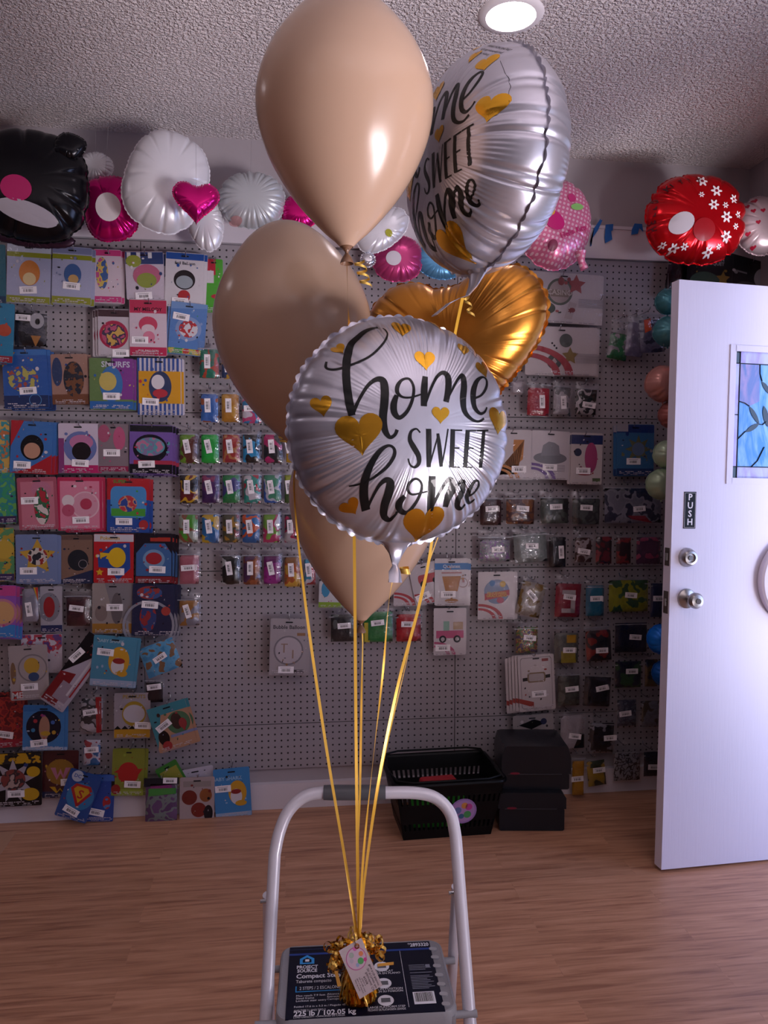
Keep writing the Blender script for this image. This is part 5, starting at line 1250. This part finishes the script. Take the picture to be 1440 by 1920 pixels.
card('teal and sand card with palm beach print, tilted', 286, 1318, 360, 1404, 'c89878', (('p', ((-.5, .5), (.5, .5), (.5, .3), (-.2, .3), (-.5, -.4)), '3c94a4'), ('e', .18, .04, .3, .3, '4c7c58'), ('e', .14, .08, .14, .22, '3c2420'), ('e', .28, .0, .1, .14, 'a8383c'), ('e', -.28, -.2, .14, .2, '241818'), ('e', -.25, -.38, .12, .12, 'b02c30'), ('r', -.1, -.24, .5, -.18, '8c94c0')), -16, .075, 1, (-.2, .06, -22))
card('black card with yellow splashes and white burst', -28, 1412, 78, 1512, '141418', (('h', .2, ('1a1a1e', 'd8a818')), ('s', 0, -.02, .42, 'b8b0bc', 9), ('e', 0, 0, .22, .2, ('8c3c38', '2c2430', 'c0a8a0')), ('e', .36, .14, .12, .1, 'd8ac18'), ('e', .3, -.28, .16, .12, 'd8ac18'), ('e', -.42, -.28, .12, .1, '1c3c90')), 0, .06, 0, (.05, -.26, 0))
card('maroon card with gold double letter emblem', 80, 1407, 147, 1496, '4a141c', (('e', 0, .05, .4, .38, 'a07424'), ('p', ((-.28, .14), (-.14, .14), (-.08, -.02), (0, .12), (.08, -.02), (.14, .14), (.28, .14), (.1, -.12), (0, .02), (-.1, -.12)), 'c87c9c'), ('f', .14, '1c2854'), ('p', ((-.3, -.26), (-.14, -.26), (-.08, -.36), (0, -.28), (.08, -.36), (.14, -.26), (.3, -.26), (.1, -.4), (0, -.32), (-.1, -.4)), 'd8a818')), 2, .045, 0, (.25, -.16, -3))
card('blue card behind the red shield card', 160, 1452, 214, 1540, '1c4ca8', (('h', .14, '3c6cc0'), ('e', .25, -.1, .14, .24, ('c02c34', '5c8cd0')),), 3, .05, 0, (-.1, -.3, 12))
card('blue card with red and yellow shield, tilted right', 116, 1446, 178, 1538, '1450a0', (('e', -.22, .38, .18, .18, 'c8d4e4'), ('t', -.22, .35, .07, 'DC', '1c58b8'), ('e', .06, .0, .42, .44, '2c84c0'), ('p', ((-.3, .12), (-.18, .24), (.28, .24), (.4, .12), (.05, -.24)), 'c02028'), ('p', ((-.2, .12), (-.12, .19), (.22, .19), (.3, .12), (.05, -.14)), 'e0b020'), ('t', .05, -.04, .17, 'S', 'c02028')), 20, .075, 0, (-.05, -.32, 14))
card('olive green card with red round blob', 210, 1404, 271, 1492, '8c9430', (('e', .0, -.02, .32, .36, 'c02020'), ('p', ((-.45, .0), (-.3, .06), (.45, .08), (.3, -.06)), 'c02020'), ('f', .14, '9cb03c'), ('e', -.36, -.36, .14, .16, 'a01c1c')), 3, .05, 1, (.15, -.25, 2))
card('white card top sticking up', 333, 1440, 402, 1478, 'cfcbdc', (), -8, .04, 0, None, hk=False)
card('green edged card peeking above the grey pouch', 300, 1430, 344, 1480, '3c8c34', (('r', -.4, -.5, .4, .3, 'a8a43c'),), -28, .045, 0, None, hk=False)
pouch('grey top pouch with violet green banner', 269, 1457, 336, 1546, ('6c4c80', '7c8c8c', '5c3c70'), 1, .065, 0, 0, .1, (.25, .47), marks=((((-.35, .28), (.42, .28), (.42, .16), (-.35, .12)), '3c9c40'), (((-.3, .38), (.3, .38), (.3, .28), (-.3, .28)), '8c2c7c'), (((-.48, .5), (.5, .5), (.5, .36), (-.48, .32)), '2c2830')))
card('cream card with three dark red medallions', 337, 1457, 402, 1547, 'c0aeb0', (('e', -.22, .08, .22, .22, '7c2018'), ('e', .25, .12, .18, .2, 'a05c2c'), ('e', .05, -.18, .22, .22, '842018'), ('e', .33, -.25, .13, .24, '1c1c24'), ('r', -.4, .3, .4, .42, 'a89c98')), 1, .06, 0, (-.1, -.44, 0))
card('bright blue card with yellow fin blob', 402, 1440, 470, 1532, '3c94d8', (('t', -.12, .26, .07, 'BABY SHARK', 'a8d4f0'), ('f', .1, 'a8c4e8'), ('e', .14, .0, .25, .34, 'e0a828'), ('e', .1, -.08, .16, .22, 'e8e4ec'), ('e', .1, .02, .14, .07, '9c2028'), ('e', .22, -.22, .16, .08, 'e0a828')), -3, .055, 0, (-.25, .1, 0))
pouch('red white blue pouch', 153, 1380, 192, 1438, ('a83440', 'c8c4d0', '2c6ca8'), 2, .045, 0, 0, .12, (0, .12))
# --- small pouches, left of the bunch
def prow(suffix, y0, y1, items, off=.055):
    SUFX(suffix)
    for it in items: pouch(it[0], it[1], y0+(it[4] if len(it) > 4 else 0), it[2], y1+(it[5] if len(it) > 5 else 0), it[3], 0, off, 1, it[6] if len(it) > 6 else 84, scale=it[7] if len(it) > 7 else 22)
prow('in the top short pouch row', 640, 712, (('teal and rust folded pouch', 371, 410, ('1c7c64', 'b04430', '1c6c5c')), ('yellow and navy folded pouch', 412, 442, ('c89c2c', '24406c'), 15)))
prow('in the second short pouch row', 724, 793, (('blue folded pouch', 373, 409, ('2c64b4', '3c70bc', 'b0603c')), ('amber gold folded pouch', 412, 448, ('b8802c', 'c8983c')), ('white pink and blue folded pouch', 451, 490, ('d8d0dc', 'c8487c', '3c84b8'), 8, 3, 0), ('dark green folded pouch', 492, 516, ('2c4c3c', '9ca0a4'), 36, 8)))
prow('in the third pouch row', 800, 870, (('brown and lime folded pouch', 334, 370, ('5c2c20', '6c9c2c')), ('bright green folded pouch', 374, 410, ('14a83c', '18b040')), ('red and copper folded pouch', 414, 450, ('a83430', 'b87c4c', '9c2c38')), ('black and azure folded pouch', 452, 487, ('17181c', '17181c', '2c94c8')), ('black and hot pink folded pouch', 491, 530, ('1c1c22', '24242a', 'b82c6c')), ('golden yellow folded pouch', 533, 550, ('d0a41c', 'b88c18'))))
prow('in the fourth pouch row', 876, 946, (('yellow red and black folded pouch', 334, 371, ('6c1c20', 'd0a41c', '1c1c22')), ('dark violet folded pouch', 375, 411, ('3c1c58', '4c2468', '8c2c60')), ('emerald folded pouch', 414, 450, ('1c7840', '248848', '3c3c80')), ('white teal and red folded pouch', 454, 489, ('c8c4cc', '2c9488', 'b01c30')), ('blue and white folded pouch', 491, 527, ('2c5cac', 'b8bcc8', '3c8c6c')), ('yellow green folded pouch', 530, 554, ('98a428', '3c5c28'))))
prow('in the fifth pouch row', 950, 1020, (('lime and brown folded pouch', 332, 371, ('4c9c2c', '8c5038', '9ca498')), ('cobalt and yellow folded pouch', 375, 411, ('1c64a4', '2070b0', 'c8a428')), ('red brown and ochre folded pouch', 414, 449, ('8c2c24', '4c4c38', 'a87c28')), ('orange and blue folded pouch', 451, 487, ('1c70b4', 'd0582c', '1c60a0')), ('white pink and lime folded pouch', 490, 526, ('d0d0d4', 'b83464', '74a43c')), ('grey and magenta folded pouch', 530, 560, ('b0a8ac', 'a81c50', '2c2c34'))))
prow('in the sixth pouch row', 1028, 1098, (('dusty pink folded pouch', 333, 373, ('b06070', 'b46474'), -2, 0, 0), ('black pouch with white lettering marks', 413, 449, ('0e1014', '14161a', 'b8bcc0')), ('plum and orange folded pouch', 453, 488, ('4c2454', '7c3c1c', 'a85c30')), ('vivid purple folded pouch', 491, 527, ('8c1c78', 'a0248c', '6c1464')), ('yellow and orange folded pouch', 530, 564, ('d8a83c', 'b85c28', '94643c'), 2, 4), ('red and white striped folded pouch', 567, 592, ('a02430', 'd0ccd4', '3c94b8'), 6)))
SUFX('below the pouch rows')
pouch('pale grey pouch with copper dots', 333, 1111, 373, 1176, ('8c8a98', '8c8a98', 'a87438'), 0, .05, 1, 78)
card('white card reading Bubble Balloon with clear circle', 506, 1160, 576, 1266, 'b8b0b4', (('t', 0, .32, .065, 'Bubble Balloon', '44444c'), ('o', 0, -.06, .4, '8c8890'), ('e', 0, -.06, .35, .35, 'c8c0c6'), ('r', -.14, -.1, -.1, .05, 'b09484'), ('r', -.2, .04, -.02, .06, 'b09484'), ('r', .1, -.2, .14, -.05, 'b09484'), ('r', .22, .2, .44, .25, 'a87c58'), ('r', .1, -.46, .42, -.4, '3c3c44')), 2, .055, 1, (-.05, -.4, 0))
SUFX('below the lowest latex balloon')
card('white card with blue tower and lime swoosh', 598, 1090, 648, 1139, 'd4d4d8', (('e', -.25, .2, .16, .3, '3c94c0'), ('r', -.5, -.5, .5, -.3, '8cb42c'), ('e', .1, .1, .1, .1, 'a83048')), 2, .05, 1, None)
pouch('charcoal pouch with grey leaves', 617, 1143, 668, 1206, ('1a1d22', '20242a', '5c6464'), 0, .055, 0, 2, .14, (.05, .08))
pouch('emerald pouch with yellow lettering edge', 678, 1140, 737, 1206, ('0e7838', '128440'), 0, .055, 1, -6, .1, (0, .12), marks=((((-.42, .1), (-.3, .1), (-.3, -.44), (-.42, -.44)), 'c8b828'),))
pouch('crimson pouch', 740, 1144, 790, 1205, ('a81424', 'b81828'), 0, .055, 1, 0, .12, (-.02, .12))
card('white card with red swoosh stripes, left tilted one', 738, 1062, 800, 1136, 'cfc6cc', (('a', 'b82434'),), 0, .045, 0, None)
card('white card with red toy car, tilted', 772, 1056, 826, 1132, 'cfc6cc', (('a', 'b82434'), ('p', rrect(.7, .22, .08, 3, .1, .12), 'b82030'), ('e', -.1, .0, .11, .11, '24242a'), ('e', .35, .04, .11, .11, '24242a')), -12, .052, 0, (-.2, -.3, -12))
SUFX('right of the ribbons')
card('white card with orange trophy and blue header band', 815, 1047, 878, 1135, 'dcd6db', (('r', -.5, .26, .5, .4, '2c7cc4'), ('t', 0, .3, .07, 'Qualatex', 'd8e0ec'), ('r', -.3, .18, .3, .21, 'b87c7c'), ('p', ((-.28, .12), (.28, .12), (.18, -.2), (-.18, -.2)), 'b8782c'), ('o', .34, -.02, .14, '8c4c38'), ('r', -.03, -.36, .03, -.2, 'a06c2c'), ('e', 0, -.4, .2, .06, 'b07430')), 0, .055, 1, (-.1, -.26, 0))
card('white card with pink and mint food truck', 813, 1140, 874, 1228, 'dcd3d9', (('r', -.42, -.14, .42, .02, 'c84c80'), ('r', -.2, .02, -.02, .22, '8cbca8'), ('r', .1, .04, .4, .2, 'b8946c'), ('e', -.22, -.16, .11, .11, '2c2c34'), ('e', .22, -.16, .11, .11, '2c2c34'), ('e', -.22, -.16, .06, .06, 'b8b0b4'), ('e', .22, -.16, .06, .06, 'b8b0b4'), ('a', 'c0507c')), 0, .05, 0, (-.22, -.34, 0))
# --- right side
SUFX('at the upper right')
card('wide white card reading CASINO with red star', 985, 512, 1127, 606, 'd4cbcd', (('e', -.05, .12, .17, .17, '5c6458'), ('e', -.05, .12, .14, .14, 'b0a09c'), ('r', -.17, .02, .07, .16, '8c7c70'), ('t', -.05, .06, .1, 'CASINO', 'd0c4bc'), ('s', .16, .28, .13, 'a8484c'), ('p', ((.02, -.4), (.12, -.42), (.18, -.1), (.08, -.06)), 'c4b8b8'), ('s', .1, -.24, .04, '8c3438', 6), ('l', .2, .0, 6), ('e', -.2, -.22, .1, .07, '3c4c40')), 2, .06, 1, (-.35, -.2, 0))
card('wide white card with dice and gold star', 985, 613, 1120, 704, 'd0c6ca', (('p', rrect(.15, .24, .03, 3, -.1, .12), 'd0c8cc'), ('e', -.13, .16, .014, .014, '1c1c20'), ('e', -.07, .06, .014, .014, '1c1c20'), ('e', -.1, .11, .014, .014, '1c1c20'), ('e', .06, .22, .09, .09, '4c5450'), ('e', -.1, -.22, .1, .1, '343c38'), ('p', ((-.14, -.22), (-.1, -.14), (-.06, -.22), (-.1, -.3)), 'b8a8a8'), ('s', .12, -.1, .12, '8c7438'), ('l', .2, -.05, 7), ('a', 'a82838')), 0, .055, 1, None)
SUFX('under the dice card')
pouch('small white folded pouch', 955, 712, 984, 742, ('a8a0a8', 'b8b0b8'), 0, .05, 0, 0, .1, None)
pouch('cherry red folded pouch', 986, 708, 1031, 782, ('a81c30', 'b02034'), 2, .055, 1, 80, .26, (.2, .0))
pouch('white folded pouch', 1035, 712, 1072, 780, ('a8a0a8', 'b4aeb4', '6c6c70'), 2, .055, 1, 80, .2, (.1, -.05))
pouch('black and white card suit pouch', 1077, 716, 1120, 780, ('1c2420', 'b8b0b4', '1c1c20'), 3, .055, 1, 12, .2, (.1, -.1))
SUFX('below the red dotted balloon')
pouch('clear green folded pouch leaning left', 1141, 590, 1184, 678, ('145c34', '1a6c3c', '8c8490'), 10, .06, 0, 0, .4, None)
pouch('clear lilac pouch', 1172, 582, 1212, 672, ('6c6480', '7c7490'), 6, .075, 0, 0, .25, None)
pouch('clear violet grey pouch with orange tag', 1196, 578, 1248, 664, ('5c5874', '6c6884', '3c3850'), -4, .09, 0, 0, .25, None, marks=((((-.3, .24), (-.06, .28), (-.04, .02), (-.28, -.04)), 'e0501c'),))
SUFX('behind the top of the door')
card('black box with green field and gold star', 1288, 476, 1372, 566, '17181e', (('r', -.4, .3, -.22, .45, 'b8b4bc'), ('t', .08, .36, .07, 'BALLOON', 'b0acb8'), ('t', .08, .27, .07, 'BOUQUET', 'b0acb8'), ('e', -.1, -.1, .34, .22, '2c5c44'), ('s', .3, .0, .16, 'a88428')), 2, .09, 0, None)
card('slanted black box with grey disc', 1362, 486, 1452, 562, '17181e', (('e', .26, .1, .2, .2, 'a8a4ac'), ('e', .0, -.3, .3, .18, '3c3c44'), ('r', -.4, .1, -.1, .14, '8c8890')), 12, .075, 0, None)
pouch('dark wrapped pouch above the teal balloons', 1246, 486, 1296, 560, ('17181e', '24262e', '3c3e48'), 10, .06, 0, 0, .1, None)
SUFX('in the upper right card row')
card('white card with orange boot shape', 930, 806, 996, 898, 'd8d0d5', (('p', ((.0, .3), (.3, .3), (.26, -.1), (.1, -.2), (-.4, -.3), (-.38, -.42), (.1, -.4), (-.02, .1)), 'c87c1c'), ('a', 'c87c1c')), 0, .055, 1, (.15, -.3, 0))
card('white card with silver cowboy hat', 996, 808, 1067, 899, 'd8d0d6', (('e', 0, -.06, .44, .15, '7c7c84'), ('p', ((-.25, -.02), (-.2, .2), (-.05, .28), (.1, .26), (.22, .2), (.26, .0)), '8c8c94'), ('a', '6c4c94'), ('l', .1, -.2, 5)), 2, .05, 0, (.0, -.25, 0))
card('white card with navy band and pink figure', 1070, 812, 1129, 908, 'd8cece', (('r', -.5, .28, .5, .46, '1c2c64'), ('e', -.28, .12, .12, .12, '1c2448'), ('e', .14, .02, .2, .46, 'b8487c'), ('e', -.05, -.3, .22, .04, 'a82c3c'), ('r', .2, -.45, .45, -.38, '5c6c44')), 1, .055, 1, (-.1, -.24, 0), -1)
card('blue card with gold clouded ring', 1156, 796, 1226, 892, '3c74a8', (('h', .16, '1c3c84'), ('r', -.5, .36, -.2, .5, 'b0acb8'), ('s', .08, .02, .36, '7c7c54', 8), ('e', .08, .02, .17, .17, '6c84a8'), ('f', .14, '1c3c74')), 0, .06, 1, (-.05, -.22, 0), -1)
SUFX('in the first right pouch row')
pouch('dark brown pouch', 897, 922, 941, 987, ('3c2020', '442424'), 0, .055, 1, -4, .22, (.05, .1))
pouch('brown and ochre lettered pouch', 946, 922, 1003, 985, ('7c4828', '4c2424', '8c5c38'), 0, .055, 1, 0, .2, (.08, .08))
pouch('olive grey pouch', 1010, 920, 1067, 984, ('48504c', '545c54', '2c2c2c'), 0, .055, 1, -2, .22, (.05, .12))
pouch('grey black pouch', 1070, 921, 1126, 985, ('4c5250', '2a2c2e', '545a58'), 0, .055, 1, 0, .2, (.0, .1))
pouch('wide white and navy striped pouch', 1130, 902, 1242, 983, ('7c7c8c', '8c8c9c', '2c3048'), 0, .055, 1, 0, .16, (.1, -.08), marks=((((-.1, -.3), (.2, -.3), (.3, -.46), (-.02, -.38)), '8c2030'),))
SUFX('in the second right pouch row')
pouch('clear confetti pouch', 896, 994, 957, 1056, ('9c94a4', 'b0a8b4', '7ca090', '9c70b0'), 0, .055, 1, 4, .3, (.1, .05), scale=90)
pouch('plain grey pouch', 960, 990, 1026, 1057, ('7c8484', '848c8c'), -4, .055, 1, 2, .14, (.05, .05))
pouch('blackish pouch with white patch', 1026, 1000, 1064, 1066, ('101218', '14161c'), 0, .05, 0, 80, .1, (.2, .0))
pouch('brown and white football pouch', 1075, 994, 1112, 1057, ('4a2c2a', 'a8a0a4', '4a2c2a'), 0, .055, 0, 4, .2, (.0, -.05))
pouch('red ribbon pouch', 1114, 1000, 1150, 1060, ('6c1824', '2c1820', '8c2834'), 0, .055, 0, 0, .1, None)
pouch('dark red blocky pouch', 1152, 1002, 1186, 1060, ('5c1c20', '8c2424', '2c1820'), 0, .055, 0, 0, .1, None)
pouch('pink and plum pouch', 1190, 1000, 1240, 1060, ('5c3450', '4c2c48', 'a84464'), 0, .055, 1, 0, .12, None)
SUFX('in the third right row')
card('white card with red graduation banner circle', 896, 1072, 966, 1161, 'dcd4d9', (('a', 'b82434'), ('e', .0, .08, .34, .32, '7c8cb0'), ('e', -.12, .26, .08, .08, '3c78b8'), ('e', .16, .24, .08, .08, 'd0a83c'), ('e', .1, -.1, .1, .08, 'c03c5c'), ('p', ((-.32, .04), (.34, .12), (.34, .0), (-.32, -.1)), 'b82428'), ('t', 0, .03, .05, 'FELICIDADES', 'e0b838'), ('t', 0, -.03, .055, 'GRADUADO', 'e0b838')), 0, .055, 1, None)
pouch('tilted white pouch with brown leaf marks', 970, 1084, 1020, 1158, ('9c948c', 'a8a098', '7c6028'), 14, .06, 1, 30, .1, (.0, .1))
pouch('dark red pouch with white block letter', 1038, 1078, 1090, 1160, ('8c1c30', '941e34'), 2, .065, 1, 0, .2, (.05, .08), marks=((((-.22, .16), (.26, .16), (.26, .06), (-.22, .06)), 'b8b0b4'), (((.1, .06), (.26, .06), (.26, -.36), (.1, -.36)), 'b8b0b4'), (((-.22, -.36), (.26, -.36), (.26, -.26), (-.22, -.26)), 'b8b0b4')))
pouch('sea blue pouch', 1095, 1088, 1134, 1157, ('246c8c', '287494'), 0, .055, 1, 0, .14, (.05, .06))
pouch('wide yellow and green pouch', 1138, 1082, 1217, 1149, ('8c8c1c', '98981c', '2c5430'), 0, .055, 1, 3, .08, (.05, .02))
pouch('navy pouch beside the latch', 1217, 1086, 1245, 1160, ('14204c', '18244c'), 0, .05, 0, 0, .1, (.1, .05))
SUFX('in the fourth right row')
pouch('clear pouch of mixed candy colours', 964, 1166, 1011, 1227, ('5c7c44', '8c3c4c', 'b09c40', '4c3c60'), 0, .06, 0, 2, .16, (.1, .08), scale=70)
pouch('grey pouch with yellow block', 1036, 1164, 1086, 1245, ('5c605c', '6c7068'), 0, .065, 1, 0, .28, (.1, -.05), marks=((((.0, .18), (.34, .18), (.34, .0), (.0, .0)), 'b88c1c'), (((-.2, -.2), (.34, -.1), (.34, -.46), (-.2, -.46)), '94842c')))
pouch('black and red pouch', 1095, 1163, 1147, 1241, ('1c1c24', '24242c', '8c2c24'), -4, .06, 1, -4, .24, (.1, -.12))
pouch('midnight navy pouch', 1150, 1158, 1216, 1226, ('12142a', '161830'), 0, .05, 0, 0, .14, (.1, .02))
SUFX('in the fifth right row')
card('white framed card with tan banner badge', 972, 1228, 1040, 1332, 'd4cacc', (('p', rrect(.86, .92, .06, 3), '5c5458'), ('p', rrect(.84, .905, .06, 3), 'd4cacc'), ('p', ((-.38, .1), (.38, .14), (.38, .08), (-.38, .04)), '2c2828'), ('p', rrect(.5, .18, .05, 3, .0, .1), '8c7458'), ('p', rrect(.42, .13, .04, 3, .0, .1), 'b8acac'), ('r', .16, .38, .34, .43, '9c3430'), ('p', ((-.5, -.26), (-.1, -.34), (-.1, -.44), (-.5, -.34)), 'a83428')), -3, .08, 4, (.05, -.2, 0), -1)
pouch('olive khaki pouch', 1043, 1252, 1088, 1326, ('4c504c', '3c403c', '5c605a'), 0, .055, 1, 0, .2, (.1, .05))
pouch('black glossy pouch', 1092, 1254, 1146, 1327, ('101218', '14161e', '2c303c'), 4, .06, 1, -10, .2, (.15, .1))
pouch('navy pouch with green top', 1150, 1234, 1205, 1292, ('12162c', '181c34', '2c5430'), 0, .055, 0, 0, .1, (.1, .12))
pouch('gold edged dark pouch', 1206, 1230, 1236, 1290, ('14182c', '5c4c28'), 0, .05, 0, 0, .1, None)
SUFX('in the sixth right row')
card('white card with black graduation cap', 962, 1340, 1034, 1402, 'b0a8aa', (('p', ((-.35, .2), (.05, .36), (.35, .24), (-.02, .06)), '17171c'), ('e', .08, -.22, .3, .24, '4c5038'), ('e', .3, .28, .08, .08, '1c2858')), -2, .045, 1, None)
pouch('white pouch with black triangle', 1048, 1334, 1096, 1406, ('a8a0a8', 'b0a8b0'), 0, .06, 1, 2, .1, (.1, -.1), marks=((((.3, -.05), (.42, -.1), (.42, -.44), (.05, -.44)), '1c1c22'),))
pouch('black and white patterned pouch', 1102, 1346, 1152, 1412, ('14151c', '1c1e26', '8c8c98'), 2, .055, 1, 0, .14, (.3, .0))
pouch('grey white hibiscus pouch', 1154, 1306, 1196, 1364, ('5c5e6c', '34384a', '6c7080'), 0, .055, 0, 0, .1, (-.1, .0), scale=50)
pouch('pale grey pouch', 1200, 1308, 1238, 1366, ('6c6c78', '7c7c88', '4c4430'), 0, .055, 0, 0, .1, None)
SUFX('in the bottom right row')
pouch('tall amber yellow pouch', 1070, 1410, 1098, 1494, ('b87c14', 'c08818'), 0, .055, 0, 0, .2, (-.1, -.0))
pouch('yellow and green team pouch', 1098, 1420, 1138, 1476, ('b08c1c', 'a8842c', '2c3820'), -6, .06, 0, 0, .1, (.1, .12))
pouch('white pouch with black numerals', 1148, 1398, 1202, 1466, ('8c8c98', '1c1e28', '94949c'), 0, .055, 1, 0, .16, None, scale=60)
pouch('navy striped pouch', 1204, 1404, 1238, 1458, ('101428', '14182e'), 0, .05, 0, 0, .1, (.1, -.08))
# bare hooks
for x, y, t_ in ((283, 840, 0),):
    pass
for i, (x, y, d_) in enumerate(((505, 1103, 'bare upper steel hook above the Bubble Balloon card'), (1212, 785, 'bare steel hook above the blue card at right'), (1130, 560, 'bare steel hook right of the wide casino card'))):
    o = hook(x, y, .08, 'x'); o['label'] = d_
